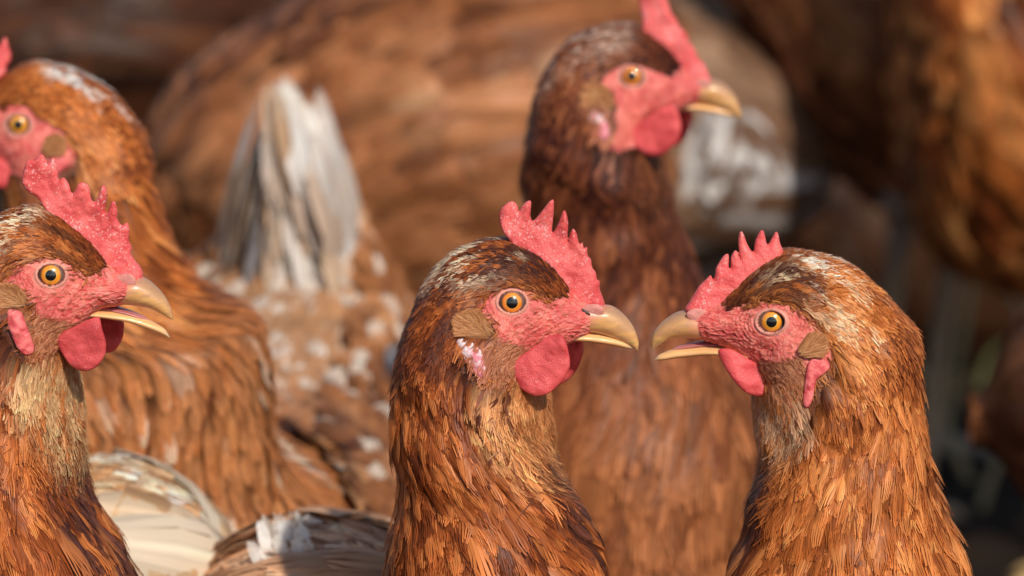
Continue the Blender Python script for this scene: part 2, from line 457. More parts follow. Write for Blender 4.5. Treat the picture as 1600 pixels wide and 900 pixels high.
class Feathers:
    """collects feather blades, each cut into narrow barbed strips, and makes one mesh of them"""

    def __init__(self, seed):
        self.V, self.C, self.F, self.n = [], [], [], 0
        self.rng = np.random.default_rng(seed)
        self.gapk, self.lj = 0.48, 0.018

    def _store(self, pts, col):
        # pts, col: (n, strips, nv, 2, 3)
        n, s, nv = pts.shape[:3]
        idx = (np.arange(n * s * nv * 2).reshape(n * s, nv, 2)) + self.n
        f = np.stack([idx[:, :-1, 0], idx[:, :-1, 1], idx[:, 1:, 1], idx[:, 1:, 0]], -1).reshape(-1, 4)
        self.V.append(pts.reshape(-1, 3).astype(np.float32)); self.C.append(np.clip(col, 0.002, 0.95).reshape(-1, 3).astype(np.float32)); self.F.append(f)
        self.n += n * s * nv * 2

    def _shape(self, n, strips, nv, kind, rag):
        rng = self.rng
        v = np.linspace(0, 1, nv)
        e = np.linspace(-1, 1, strips + 1)
        ev = np.stack([e[:-1], e[1:]], -1)                               # strips,2
        endv = 1 - rag * rng.random((n, strips)) - 0.10 * np.abs(ev.mean(-1))[None] ** 2
        vv = v[None, None, :] * endv[:, :, None]                         # n,strips,nv
        prof = blade_profile(vv, kind)
        if strips > 1:
            gap = 1 - self.gapk * smooth(0.60, 1.0, np.broadcast_to(v[None, None, :], vv.shape)) - 0.2 * self.gapk * rng.random((n, strips, 1))
            mid = ev.mean(-1)[None, :, None, None]
            half = (ev - ev.mean(-1, keepdims=True))[None, :, None, :]
            uu = (mid + half * gap[..., None]) * prof[..., None]
        else:
            uu = ev[None, :, None, :] * prof[..., None]
        vv = np.repeat(vv[..., None], 2, -1)
        # barbs sweep forward: outer edge trails the shaft
        return vv, uu

    def _colour(self, base, vv, uu, strips, edge, root, shaft, jit=0.16):
        rng = self.rng
        n = base.shape[0]
        j = 1 + jit * (rng.random((n, strips, 1, 1, 1)) - 0.5) * 2 * 0.7
        au = np.abs(uu)[..., None]
        v = vv[..., None]
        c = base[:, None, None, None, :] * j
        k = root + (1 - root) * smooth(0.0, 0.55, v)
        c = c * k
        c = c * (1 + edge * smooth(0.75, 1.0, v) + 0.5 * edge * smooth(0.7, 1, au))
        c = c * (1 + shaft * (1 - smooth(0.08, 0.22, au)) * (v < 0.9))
        return c

    def on_surface(self, G, w, count, Lf, Wf, colf, strips=5, nv=5, kind='hackle', lift=0.06, rag=0.18, h0=0.0002,
                   angle=0.12, edge=0.35, root=0.55, shaft=0.0, drift=None, hjit=0.0003):
        rng = self.rng
        P, N = G['P'], G['N']
        S, T = P.shape[:2]
        dsm, dph, area = G['ds'], G['dp'], G['area']
        W = (w * area).ravel()
        tot = W.sum()
        if tot <= 0 or count < 1:
            return
        cdf = np.cumsum(W) / tot
        r = (np.arange(count) + rng.random(count)) / count
        k = np.searchsorted(cdf, r)
        k = np.clip(k, 0, S * T - 1)
        i0 = k // T + rng.random(count); j0 = k % T + rng.random(count)
        p0 = bil(P, i0, j0)
        ii = np.clip(i0.astype(int), 0, S - 1); jj = j0.astype(int) % T
        L = Lf[ii, jj] * (0.75 + 0.5 * rng.random(count))
        Wd = Wf[ii, jj] * (0.8 + 0.4 * rng.random(count))
        base = colf(p0, ii, jj)
        a = angle * rng.normal(size=count)
        if drift is not None:
            a = a + drift[ii, jj]
        vv, uu = self._shape(count, strips, nv, kind, rag)
        # centre line walked along the surface
        ci = np.zeros((count, nv + 2)); cj = np.zeros((count, nv + 2))
        ci[:, 0], cj[:, 0] = i0, j0
        st = L / (nv - 1)
        curl = rng.normal(size=count) * 0.12
        for q in range(1, nv + 2):
            di = bil1(dsm, ci[:, q - 1], cj[:, q - 1]); dj = bil1(dph, ci[:, q - 1], cj[:, q - 1])
            aa = a + curl * q / nv
            ci[:, q] = np.clip(ci[:, q - 1] + np.cos(aa) * st / di, 0, S - 1.001)
            cj[:, q] = cj[:, q - 1] + np.sin(aa) * st / dj
        fv = vv * (nv - 1)
        q0 = np.clip(fv.astype(int), 0, nv)
        fr = fv - q0
        ar = np.arange(count)[:, None, None, None]
        I = ci[ar, q0] * (1 - fr) + ci[ar, q0 + 1] * fr
        J = cj[ar, q0] * (1 - fr) + cj[ar, q0 + 1] * fr
        dj = bil1(dph, I, J); di = bil1(dsm, I, J)
        off = uu * (Wd / 2)[:, None, None, None]
        aa = (a)[:, None, None, None]
        J2 = J + off * np.cos(aa) / dj
        I2 = np.clip(I - off * np.sin(aa) / di, 0, S - 1.001)
        pp = bil(P, I2, J2); nn = bil(N, I2, J2)
        lj = (rng.random((count, strips, 1, 1)) - 0.5) * self.lj
        h = h0 + hjit * rng.random(count)[:, None, None, None] + (lift * (0.6 + 0.8 * rng.random(count))[:, None, None, None] + lj) * L[:, None, None, None] * vv ** 1.2 \
            - 0.10 * uu ** 2 * Wd[:, None, None, None]
        h = np.maximum(h, 0.00005)
        pts = pp + nn * h[..., None]
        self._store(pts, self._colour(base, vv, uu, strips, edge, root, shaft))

    def free(self, roots, dirs, norms, L, Wd, base, strips=7, nv=7, kind='round', rag=0.05, bend=0.0, edge=0.15, root=0.8, shaft=0.0, camber=0.12, jit=0.12):
        roots, dirs, norms, base = [np.asarray(x, float).reshape(-1, 3) for x in (roots, dirs, norms, base)]
        n = len(roots)
        L = np.broadcast_to(np.asarray(L, float), n); Wd = np.broadcast_to(np.asarray(Wd, float), n)
        dirs = dirs / np.linalg.norm(dirs, axis=1, keepdims=True)
        side = np.cross(norms, dirs); side /= np.linalg.norm(side, axis=1, keepdims=True) + 1e-12
        nn = np.cross(dirs, side)
        vv, uu = self._shape(n, strips, nv, kind, rag)
        e = (slice(None), None, None, None, None)
        pts = roots[:, None, None, None, :] + dirs[:, None, None, None, :] * (vv * L[:, None, None, None])[..., None] \
            + side[:, None, None, None, :] * (uu * Wd[:, None, None, None] / 2)[..., None] \
            + nn[:, None, None, None, :] * ((bend * vv ** 2 * L[:, None, None, None]) - camber * uu ** 2 * Wd[:, None, None, None])[..., None]
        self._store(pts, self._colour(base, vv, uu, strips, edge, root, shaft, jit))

    def build(self, name, parent, mat=None):
        if not self.V:
            return None
        return make_obj(name, np.concatenate(self.V), np.concatenate(self.F), mat or M_FEATHER, parent, np.concatenate(self.C))


def bil(A, i, j):
    S, T = A.shape[:2]
    i = np.clip(i, 0, S - 1.0001)
    a = i.astype(int); fi = (i - a)[..., None]
    jf = np.floor(j); b = jf.astype(int) % T; fj = (j - jf)[..., None]
    b2 = (b + 1) % T
    return (A[a, b] * (1 - fj) + A[a, b2] * fj) * (1 - fi) + (A[a + 1, b] * (1 - fj) + A[a + 1, b2] * fj) * fi


def bil1(A, i, j):
    S, T = A.shape[:2]
    a = np.clip(np.rint(i).astype(int), 0, S - 1); b = np.rint(j).astype(int) % T
    return A[a, b]


def mix(a, b, t):
    t = np.asarray(t)[..., None]
    return np.asarray(a) * (1 - t) + np.asarray(b) * t


# ------------------------------------------------------------------ one hen
BODY = [  # metric body below the neck, relative to the neck base (X forward, Z above ground)
    ((-0.048, 0.262), (0.044, 0.232), .046), ((-0.066, 0.252), (0.056, 0.185), .060), ((-0.092, 0.246), (0.046, 0.135), .070),
    ((-0.135, 0.243), (-0.01, 0.105), .076), ((-0.185, 0.246), (-0.08, 0.10), .072), ((-0.235, 0.255), (-0.165, 0.122), .058),
    ((-0.275, 0.27), (-0.24, 0.17), .038), ((-0.30, 0.285), (-0.29, 0.225), .018)]


def make_hen(T, depth, yaw, label, pal, seed, custom=None, twist=0.0, detail=1, metric_body=True, tail=True, group=None,
             white=None, wing=True, tail_pal=None, legs=True, dens=1.0, body_scale=1.0, crown=None, wing_pal=None, base_mul=None,
             custom_hw=True, leg_col=None, tail_spec=None, leg_px=None, thigh=None, body_w=1.0, body_z=1.0, bf=1.0, buff_k=1.0, wing_white=True, wing_spec=None, contrast=1.0):
    rng = np.random.default_rng(seed)
    hs = depth / 1.5 * T.get('s', 1.0)               # real head size factor
    sg = T['sign']
    ang = -math.radians(yaw) if sg > 0 else math.pi + math.radians(yaw)
    near = -1 if sg > 0 else 1
    e3 = CAM + ray(*T['eye']) * depth
    root3 = np.array([e3[0], e3[1], 0.0])
    ca, sa = math.cos(ang), math.sin(ang)
    Rz = np.array([[ca, -sa, 0], [sa, ca, 0], [0, 0, 1]])

    def toloc(px, py, Y=0.0):
        """where the ray of a picture point meets the hen's plane at side distance Y -> (X, Z)"""
        d = ray(px, py) @ Rz                          # rotate into hen frame
        o = (CAM - root3) @ Rz
        t = (Y - o[1]) / d[..., 1]
        p = o + d * t[..., None]
        return p[..., 0], p[..., 2]

    hen = bpy.data.objects.new('hen', None)
    hen.empty_display_size = 0.05
    COL.objects.link(hen)
    hen.location = root3; hen.rotation_euler = (0, 0, ang)
    hen['label'] = label; hen['category'] = 'hen'
    if group:
        hen['group'] = group

    # ---- stations
    prs = list(T['pairs']) + list(custom if custom is not None else T['neck'])
    arr = np.array(prs, float)
    dx, dz = toloc(arr[:, 0], arr[:, 1]); vx, vz = toloc(arr[:, 2], arr[:, 3])
    hw = arr[:, 4] / 1000.0
    nh = len(T['pairs'])
    hw[:nh] *= hs
    if not (custom is not None and custom_hw):
        hw[nh:] *= hs
    St = np.stack([dx, dz, vx, vz, hw], 1)
    # nose point ahead of the first ring, hidden inside the beak
    first = np.array([(dx[0] + vx[0]) / 2 + 0.004 * hs, (dz[0] + vz[0]) / 2, (dx[0] + vx[0]) / 2 + 0.004 * hs, (dz[0] + vz[0]) / 2 - 0.0005, 0.0006])
    nmet = 0
    if metric_body:
        nx = (dx[-1] + vx[-1]) / 2
        zs = (min(dz[-1], vz[-1]) - 0.006) / 0.262
        zs = min(zs, 1.12) * body_z
        B = np.array([[(nx + a[0] * body_scale), a[1] * zs, nx + b[0] * body_scale, b[1] * zs, h * body_scale * body_w] for a, b, h in BODY])
        nmet = len(B)
        St = np.vstack([St, B])
    last = St[-1].copy()
    cx, cz = (last[0] + last[2]) / 2, (last[1] + last[3]) / 2
    drx = cx - (St[-2][0] + St[-2][2]) / 2; drz = cz - (St[-2][1] + St[-2][3]) / 2
    nl = math.hypot(drx, drz) + 1e-9
    endp = np.array([cx + drx / nl * 0.008, cz + drz / nl * 0.008, cx + drx / nl * 0.008, cz + drz / nl * 0.008 - 0.0005, 0.0006])
    St = np.vstack([first, St, endp])
    fine = catmull(St, 40)
    tt = np.linspace(0, len(St) - 1, len(fine))
    fine[:, 4] = np.maximum(fine[:, 4], 0.0006)
    # resample by distance
    step = np.maximum(np.hypot(np.diff(fine[:, 0]), np.diff(fine[:, 1])), np.hypot(np.diff(fine[:, 2]), np.diff(fine[:, 3])))
    res_head, res_neck, res_body = {2: (0.00042, 0.0010, 0.004), 1: (0.0007, 0.002, 0.005), 0: (0.0018, 0.004, 0.006)}[detail]
    tm = tt[:-1]
    r = np.where(tm < 9, res_head, np.where(tm < nh + 6, res_neck, res_body))
    cum = np.concatenate([[0], np.cumsum(step / r)])
    S = int(cum[-1]) + 2
    q = np.linspace(0, cum[-1], S)
    ts = np.interp(q, cum, tt)
    R = np.stack([np.interp(q, cum, fine[:, k]) for k in range(5)], 1)
    TT = {2: 260, 1: 160, 0: 72}[detail]
    ph = np.linspace(0, 2 * np.pi, TT, endpoint=False)
    cph, sph = np.cos(ph), np.sin(ph)
    C = np.stack([(R[:, 0] + R[:, 2]) / 2, (R[:, 1] + R[:, 3]) / 2], 1)
    E = np.stack([(R[:, 0] - R[:, 2]) / 2, (R[:, 1] - R[:, 3]) / 2], 1)
    P = np.zeros((S, TT, 3))
    ex = 0.92
    cc = np.sign(cph) * np.abs(cph) ** ex
    ss = np.sign(sph) * np.abs(sph) ** ex
    headw = 1 - smooth(7, 10, ts)
    P[:, :, 0] = C[:, None, 0] + E[:, None, 0] * cc
    P[:, :, 2] = C[:, None, 1] + E[:, None, 1] * cc
    narrow = (1 - headw[:, None] * 0.10 * np.clip(cc, 0, 1)[None] ** 2) * (1 + 0.16 * (smooth(5, 8, ts) * (1 - smooth(14, 17, ts)))[:, None] * np.clip(-cc, 0, 1)[None] ** 0.7)      # crown narrower than the cheeks
    P[:, :, 1] = near * R[:, None, 4] * ss * narrow
    P_plane = P.copy()

    def normals(P):
        a = np.gradient(P, axis=0)
        b = (np.roll(P, -1, 1) - np.roll(P, 1, 1)) / 2
        n = np.cross(a, b)
        n /= np.linalg.norm(n, axis=2, keepdims=True) + 1e-12
        c = P.mean(1, keepdims=True)
        if ((P - c) * n).sum() < 0:
            n = -n
        return n
    N = normals(P)

    # picture position of the near half, copied to the far half
    W3 = P @ Rz.T + root3
    PX, PY = project(W3)
    half = TT // 2
    mir = (TT - np.arange(TT)) % TT
    for j in range(half + 1, TT):
        PX[:, j] = PX[:, mir[j]]; PY[:, j] = PY[:, mir[j]]
    mmpx = KPX * depth                                   # metres per picture pixel here

    def surf_at(px, py):
        d = (PX - px) ** 2 + (PY - py) ** 2
        d[:, half + 1:] = 1e12
        d[ts > 12] = 1e12
        i, j = np.unravel_index(np.argmin(d), d.shape)
        return P[i, j].copy(), N[i, j].copy()

    pe, ne = surf_at(*T['eye'])
    lat = np.array([0, near, 0.0])
    ne = ne * 0.45 + lat * 0.55; ne /= np.linalg.norm(ne)
    fpoly = catmull_closed(T['face'], 4)
    dface, _, _ = poly_dist(PX, PY, fpoly)
    dface = dface * mmpx
    dface = np.where(ts[:, None] < 13, dface, -0.05)
    nzw = fbm(P * np.array([1, 1, 1]), 900, seed) - 0.5
    skin = smooth(-0.0008, 0.0008, dface + nzw * 0.006)
    skin = np.where(ts[:, None] < 2.2, 1, skin)
    # bare comb foot along the crown
    tsg = np.repeat(ts[:, None], TT, 1)
    # ---- face relief
    ex_, ez_ = (PX - T['eye'][0]) * mmpx * 1000 / hs, (PY - T['eye'][1]) * mmpx * 1000 / hs     # mm at life size
    ex_ = ex_ * sg
    rr = np.sqrt((ex_ / 1.27) ** 2 + ez_ ** 2) * 1.34     # almond eye opening
    th = np.arctan2(ez_, ex_)
    okr = (ts[:, None] < 9)
    disp = np.zeros((S, TT))
    lid = np.exp(-((rr - 4.45) / 0.55) ** 2) * 0.62 + np.exp(-((rr - 6.0) / 0.35) ** 2) * 0.18
    hole = -3.4 * (1 - smooth(3.3, 4.15, rr))
    crease = -0.28 * np.exp(-((rr - 5.3) / 0.28) ** 2)
    wr = np.sin(rr * 2 * np.pi / 1.15 + 5 * fbm(P, 300, seed + 3)) * 0.15 * smooth(6, 7, rr) * (1 - smooth(10, 15, rr))
    rid = (np.abs(fbm(P * np.array([1, 1, 1.8]), 620, seed + 5) - 0.5) * 2) ** 0.7
    wr2 = (0.30 - rid) * 0.80
    rid2 = np.abs(noise(P, 1500, seed + 8) - 0.5)
    wr3 = -rid2 * 0.25
    low = (fbm(P, 130, seed + 9) - 0.5) * 1.3
    facek = skin * okr
    disp += np.where(okr, lid + hole + crease, 0)
    disp += facek * (wr + (wr2 + wr3) * smooth(5.0, 7.5, rr) + low * smooth(5, 8, rr))
    # cheek fold running back from the corner of the mouth
    disp *= 0.001 * hs
    lump = (fbm(P, 55, seed + 11) - 0.5) * 0.006 * (1 - skin) * smooth(6, 12, ts)[:, None]
    lump += (fbm(P, 150, seed + 12) - 0.5) * 0.0022 * (1 - skin) * smooth(3, 8, ts)[:, None]
    endk = smooth(len(St) - 1, len(St) - 2.2, ts)[:, None] if False else (1 - smooth(len(St) - 2.5, len(St) - 1.2, ts))[:, None]
    disp = disp + lump * endk
    P = P + N * disp[..., None]

    # ---- twist the neck so that the body points elsewhere than the head
    if twist:
        kt = smooth(nh - 1.0, len(prs) + 1.5, ts)
        bx = (St[len(prs), 0] + St[len(prs), 2]) / 2
        tw = math.radians(twist) * kt
        cx_ = np.where(True, bx, 0)
        x = P[:, :, 0] - cx_; y = P[:, :, 1].copy()
        c, s_ = np.cos(tw)[:, None], np.sin(tw)[:, None]
        P[:, :, 0] = cx_ + x * c - y * s_
        P[:, :, 1] = x * s_ + y * c
    N = normals(P)

    # ---- colours
    dark, mid, light, whitec = [np.array(c) for c in pal]
    base_under = mix(dark, mid, np.full((S, TT), 0.35)) * 0.6
    pink = mix(np.array([0.62, 0.080, 0.068]), np.array([0.86, 0.21, 0.165]), smooth(0.25, 0.75, fbm(P, 420, seed + 20)))
    pink = mix(pink, [0.88, 0.34, 0.27], np.clip((0.30 - rid) * 2.5, 0, 0.5))
    pink = mix(pink, [0.50, 0.055, 0.060], 0.55 * smooth(0.45, 0.75, fbm(P, 130, seed + 24)))
    lidc = np.exp(-((rr - 4.6) / 0.75) ** 2) * 0.75
    pink = mix(pink, [0.66, 0.36, 0.27], np.clip(lidc, 0, 1))
    dbr, _, _ = poly_dist(PX, PY, T['bristle'])
    br = smooth(-6, 14, dbr / T.get('s', 1.0)) * okr
    pink = mix(pink, [0.55, 0.13, 0.085], br * 0.55 * (0.4 + 0.6 * noise(P, 700, seed + 21)))
    colr = mix(base_under, pink, skin)
    colr = np.where((rr < 4.0)[..., None] & okr[..., None], np.array([0.03, 0.012, 0.01]), colr)
    Fq = grid_faces(S, TT)
    Vb = P.reshape(-1, 3)
    nv0 = len(Vb)
    caps = np.array([P[0].mean(0), P[-1].mean(0)])
    Vb = np.vstack([Vb, caps])
    t0 = np.array([[nv0, (j + 1) % TT, j] for j in range(TT)])
    o2 = (S - 1) * TT
    t1 = np.array([[nv0 + 1, o2 + j, o2 + (j + 1) % TT] for j in range(TT)])
    cv = np.vstack([colr.reshape(-1, 3), colr[0, :1], colr[-1, :1]])
    sk = np.concatenate([skin.ravel(), [1, 0]])
    make_obj('body', Vb, Fq, M_BODY, hen, cv, sk, True, np.vstack([t0, t1]))

    # ---- plumage
    a_ = np.gradient(P, axis=0); b_ = (np.roll(P, -1, 1) - np.roll(P, 1, 1)) / 2
    ds = np.linalg.norm(a_, axis=2); dp = np.linalg.norm(b_, axis=2)
    area = ds * dp
    G = dict(P=P, N=N, ds=np.maximum(ds, 0.00012), dp=np.maximum(dp, 0.0001), area=area)
    nb = len(prs)                                        # station where the metric body starts
    bs = nh + 5 if metric_body else nh + 2
    xs = [1, 4, 6, 8.5, 11, 14, 17, 20, 24]
    Lm = np.interp(tsg, xs, [3.0, 4.5, 6.5, 9, 13, 19, 25, 30, 34]) * 0.001 * hs
    Wm = np.interp(tsg, xs, [.7, 1.0, 1.5, 2.1, 2.9, 4.2, 6.0, 12, 16]) * 0.001 * hs
    if not metric_body and custom is not None and len(custom) > 8:
        Lm = np.interp(tsg, [1, 4, 8, 11, 14, 18], [3, 5, 9, 12, 17, 21]) * 0.001
        Wm = np.interp(tsg, [1, 4, 8, 11, 14, 18], [.9, 1.4, 2.4, 4.5, 9, 12]) * 0.001
    if bf != 1.0:
        kb = 1 - (1 - bf) * smooth(12, 16, tsg)
        Lm = Lm * kb; Wm = Wm * kb
    cosj = np.repeat(cc[None, :], S, 0)                   # 1 crown/nape, -1 throat
    throat = smooth(-0.35, -0.85, cosj) if False else smooth(0.35, 0.85, -cosj)
    Lm = Lm * (1 - 0.35 * throat * (tsg < 14))
    Wm = Wm * (1 - 0.35 * throat * (tsg < 14))
    cover = (1 - smooth(0.25, 0.75, skin)) * (tsg > 2.4)
    dlob, _, _ = poly_dist(PX, PY, T['lobe'])
    cover = cover * np.where(okr | (tsg < 11), 1 - smooth(-20, -6, dlob / T.get('s', 1.0)), 1)
    cover = np.where(rr < 6.2, np.where(okr, 0, cover), cover)

    def colfn(shine=1.0):
        def f(p, ii, jj):
            t = tsg[ii, jj]; cj_ = cosj[ii, jj]
            n1 = fbm(p, 60, seed + 30); n2 = noise(p, 420, seed + 31); r_ = rng.random(len(p))
            k = np.clip((n1 - 0.5) * 1.3 + 0.45 + (n2 - 0.5) * 0.5 + (r_ - 0.5) * 0.68, 0, 1)
            if detail == 0:
                k = np.clip(0.5 + (k - 0.5) * 2.0, 0, 1)
            c = mix(dark, mid, np.clip(k * 2, 0, 1)); c = mix(c, light, np.clip(k * 2 - 1, 0, 1))
            # throat: pale buff under the wattles, fading downwards
            buff = smooth(0.45, 0.9, -cj_) * (1 - smooth(9.5, 13.0, t)) * smooth(4, 6, t)
            c = mix(c, light * 0.55 + np.array([0.62, 0.27, 0.10]) * 0.45, np.clip(buff * (0.35 + 0.5 * n2) * 1.0 * buff_k, 0, 0.9))
            kbz = smooth(-12, 8, dbr[ii, jj] / T.get('s', 1.0)) * (t < 12)
            c = mix(c, mix([0.30, 0.085, 0.045], [0.60, 0.24, 0.14], rng.random(len(p))), kbz * 0.85)
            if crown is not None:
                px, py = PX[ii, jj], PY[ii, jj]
                for (poly, colour, amt, sc) in crown:  # crown marks, throat buff and painted shade on the lower necks
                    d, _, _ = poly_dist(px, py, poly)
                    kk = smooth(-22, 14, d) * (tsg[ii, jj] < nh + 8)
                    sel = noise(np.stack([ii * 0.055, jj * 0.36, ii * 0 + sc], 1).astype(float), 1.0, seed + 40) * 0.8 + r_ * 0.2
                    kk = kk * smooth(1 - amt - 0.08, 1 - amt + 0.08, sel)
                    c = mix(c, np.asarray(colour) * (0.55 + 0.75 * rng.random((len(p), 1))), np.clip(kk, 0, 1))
            if white is not None:
                c = white(p, t, cj_, c, rng, PX[ii, jj], PY[ii, jj], whitec)
            return c * (0.88 + 0.24 * rng.random((len(p), 1)))
        return f

    F = Feathers(seed + 1)
    q = {2: 1.0, 1: 0.45, 0: 0.12}[detail] * dens
    big = {2: 1.0, 1: 1.25, 0: 2.1}[detail]
    cf = colfn()
    drf = (fbm(P, 70, seed + 33) - 0.5) * 0.7 * smooth(6, 9, tsg)
    # down and small feathers of head and upper neck
    wh = cover * (1 - smooth(7.5, 10.5, tsg))
    if detail > 0:
        F.on_surface(G, wh, int(15000 * q), Lm * 0.8 * big, Wm * 0.75 * big, cf, strips=2 if detail == 2 else 1, nv=4, kind='bristle', lift=0.19, rag=0.2, angle=0.16, edge=0.6, root=0.4)
    F.on_surface(G, wh, int(9000 * q), Lm * big, Wm * 1.3 * big, cf, strips=3 if detail == 2 else 2, nv=5, kind='hackle', lift=0.15, rag=0.2, angle=0.12, edge=0.8, root=0.3)
    # hackles
    wn = cover * smooth(7.5, 10.0, tsg) * (1 - smooth(nh + 6, nh + 9, tsg))
    wn = wn * (1 + 0.8 * (1 - smooth(10, 14, tsg)))
    F.on_surface(G, wn, int(7600 * q), Lm * 1.0 * big, Wm * 1.25 * big, cf, strips={2: 6, 1: 4, 0: 2}[detail], nv=6 if detail == 2 else 5, kind='hackle', lift=0.10, rag=0.12, angle=0.09, edge=0.85, root=0.28, shaft=0.38, drift=drf)
    if detail == 2:
        # loose filaments that break the outline
        F.on_surface(G, wn, 420, Lm * 1.1, Wm * 1.1, lambda p, ii, jj: cf(p, ii, jj) * 0.6 + light * 0.55, strips=5, nv=6, kind='hackle', lift=0.17, rag=0.15, angle=0.14, edge=0.5, root=0.5, shaft=0.3, drift=drf)
        F.on_surface(G, wn + wh * 0.8, 1800, Lm * 0.8, Wm * 0.08 + 0.00007, cf, strips=1, nv=5, kind='bristle', lift=0.13, rag=0.3, angle=0.16, drift=drf, edge=0.9, root=0.8)
        wth = cover * smooth(0.3, 0.8, -cosj) * smooth(4, 6, tsg) * (1 - smooth(11, 14, tsg))
        F.on_surface(G, wth, 5000, Lm * 0.8, Wm * 0.14 + 0.0001, cf, strips=1, nv=5, kind='bristle', lift=0.22, rag=0.3, angle=0.35, edge=0.9, root=0.8)
    # body contour feathers
    wb = cover * smooth(nh + 5, nh + 8, tsg) if metric_body else cover * smooth(11, 13, tsg)
    if not metric_body:
        pass
    F.on_surface(G, wb, int({2: 2200, 1: 4000, 0: 4200}[detail] * dens / bf ** 1.6), Lm * (1.1 if detail else 1.2), Wm * 1.15, cf, strips=4, nv=5, kind='round', lift=0.07 if detail else 0.14, rag=0.12, angle=0.16, edge=0.30 if detail else 0.6, root=0.5 if detail else 0.3, hjit=0.001)
    F.build('plumage', hen)

    # bristles over the lower cheek and brow, growing out of the skin
    if detail == 2:
        FB = Feathers(seed + 2)
        wbz = skin * smooth(-3, 10, dbr) * okr * (rr > 7)
        def bcol(p, ii, jj):
            return mix([0.30, 0.075, 0.03], [0.66, 0.30, 0.16], rng.random(len(p)))
        FB.on_surface(G, wbz, 2300, Lm * 0 + 0.0030, Wm * 0 + 0.00030, bcol, strips=1, nv=4, kind='bristle', lift=0.14, rag=0.3, angle=0.25, edge=0.4, root=0.8)
        wsk = skin * okr * (rr > 6) * (tsg > 2.0)
        FB.on_surface(G, wsk, 500, Lm * 0 + 0.0022, Wm * 0 + 0.00018, bcol, strips=1, nv=4, kind='bristle', lift=0.14, rag=0.3, angle=0.4, edge=0.4, root=0.8)
        wed = okr * smooth(0.0035, 0.0005, np.abs(dface - 0.0008)) if False else okr * (1 - smooth(0.0008, 0.0030, np.abs(dface - 0.0006))) * (rr > 6.5) * (tsg > 3)
        FB.on_surface(G, wed, 1500, Lm * 0 + 0.0038, Wm * 0 + 0.00034, lambda p, ii, jj: mix(dark * 1.5, light, rng.random(len(p))), strips=1, nv=4, kind='bristle', lift=0.16, rag=0.3, angle=0.5, edge=0.4, root=0.8)
        FB.build('face_bristles', hen)

    # ---- wings
    def rotp(v, t_at=None):
        """carry a local point or direction through the neck twist"""
        v = np.array(v, float)
        if not twist:
            return v
        bx = (St[len(prs), 0] + St[len(prs), 2]) / 2
        tw = math.radians(twist)
        c, s_ = math.cos(tw), math.sin(tw)
        o = v.copy(); o[..., 0] = bx + (v[..., 0] - bx) * c - v[..., 1] * s_; o[..., 1] = (v[..., 0] - bx) * s_ + v[..., 1] * c
        return o
    nS = len(St) - 1
    tb = (nb + 2.0, nS - 1.8) if metric_body else (nS * 0.62, nS - 1.8)
    if wing:
        wp = wing_pal or pal
        wd, wm_, wl, ww = [np.array(c) for c in wp]
        for side in (0, 1):
            Wg = Feathers(seed + 5 + side)
            if wing_spec and wing_spec.get('smooth'):
                Wg.gapk, Wg.lj = 0.03, 0.0
            pj = np.repeat((np.where(ph <= np.pi, ph, 2 * np.pi - ph))[None, :], S, 0)
            sel = ((ph <= np.pi) if side == 0 else (ph > np.pi))[None, :]
            reg = sel * smooth(tb[0], tb[0] + 0.8, tsg) * (1 - smooth(tb[1] - 1.2, tb[1], tsg)) * smooth(0.35, 0.6, pj) * (1 - smooth(1.9, 2.3, pj))

            def wcol(p, ii, jj, wd=wd, wm_=wm_, wl=wl):
                r_ = rng.random(len(p)); n1 = noise(p, 50, seed + 51)
                k = np.clip(n1 * 0.7 + r_ * 0.6 - 0.1, 0, 1)
                c = mix(wd, wm_, np.clip(k * 2, 0, 1)); c = mix(c, wl, np.clip(k * 2 - 1, 0, 1))
                if white is not None and wing_white:
                    c = white(p, tsg[ii, jj], cosj[ii, jj], c, rng, PX[ii, jj], PY[ii, jj], whitec)
                if not wing_white and len(p) > 100:
                    c = mix(c, [0.74, 0.60, 0.48], smooth(0.84, 0.9, rng.random(len(p))))
                return c
            ws = dict(L=0.026, W=0.015, n=700, edge=0.55, root=0.35, pn=60, pL=0.085, pW=0.018, h=0.004, lift=0.07, strips=5)
            if wing_spec:
                ws.update(wing_spec)
            Wg.on_surface(G, reg, ws['n'], Lm * 0 + ws['L'], Lm * 0 + ws['W'], wcol, strips=ws['strips'], nv=6, kind='round', lift=ws['lift'], rag=0.05, h0=ws['h'], angle=0.10, edge=ws['edge'], root=ws['root'], shaft=0.4, hjit=0.003)
            reg2 = reg * smooth((tb[0] + tb[1]) / 2 - 0.6, (tb[0] + tb[1]) / 2, tsg)
            Wg.on_surface(G, reg2, ws['pn'], Lm * 0 + ws['pL'], Lm * 0 + ws['pW'], wcol, strips=8, nv=8, kind='round', lift=0.04, rag=0.03, h0=ws['h'] + 0.003, angle=0.08, edge=0.3, root=0.8, shaft=0.5, hjit=0.003)
            Wg.build('wing', hen)

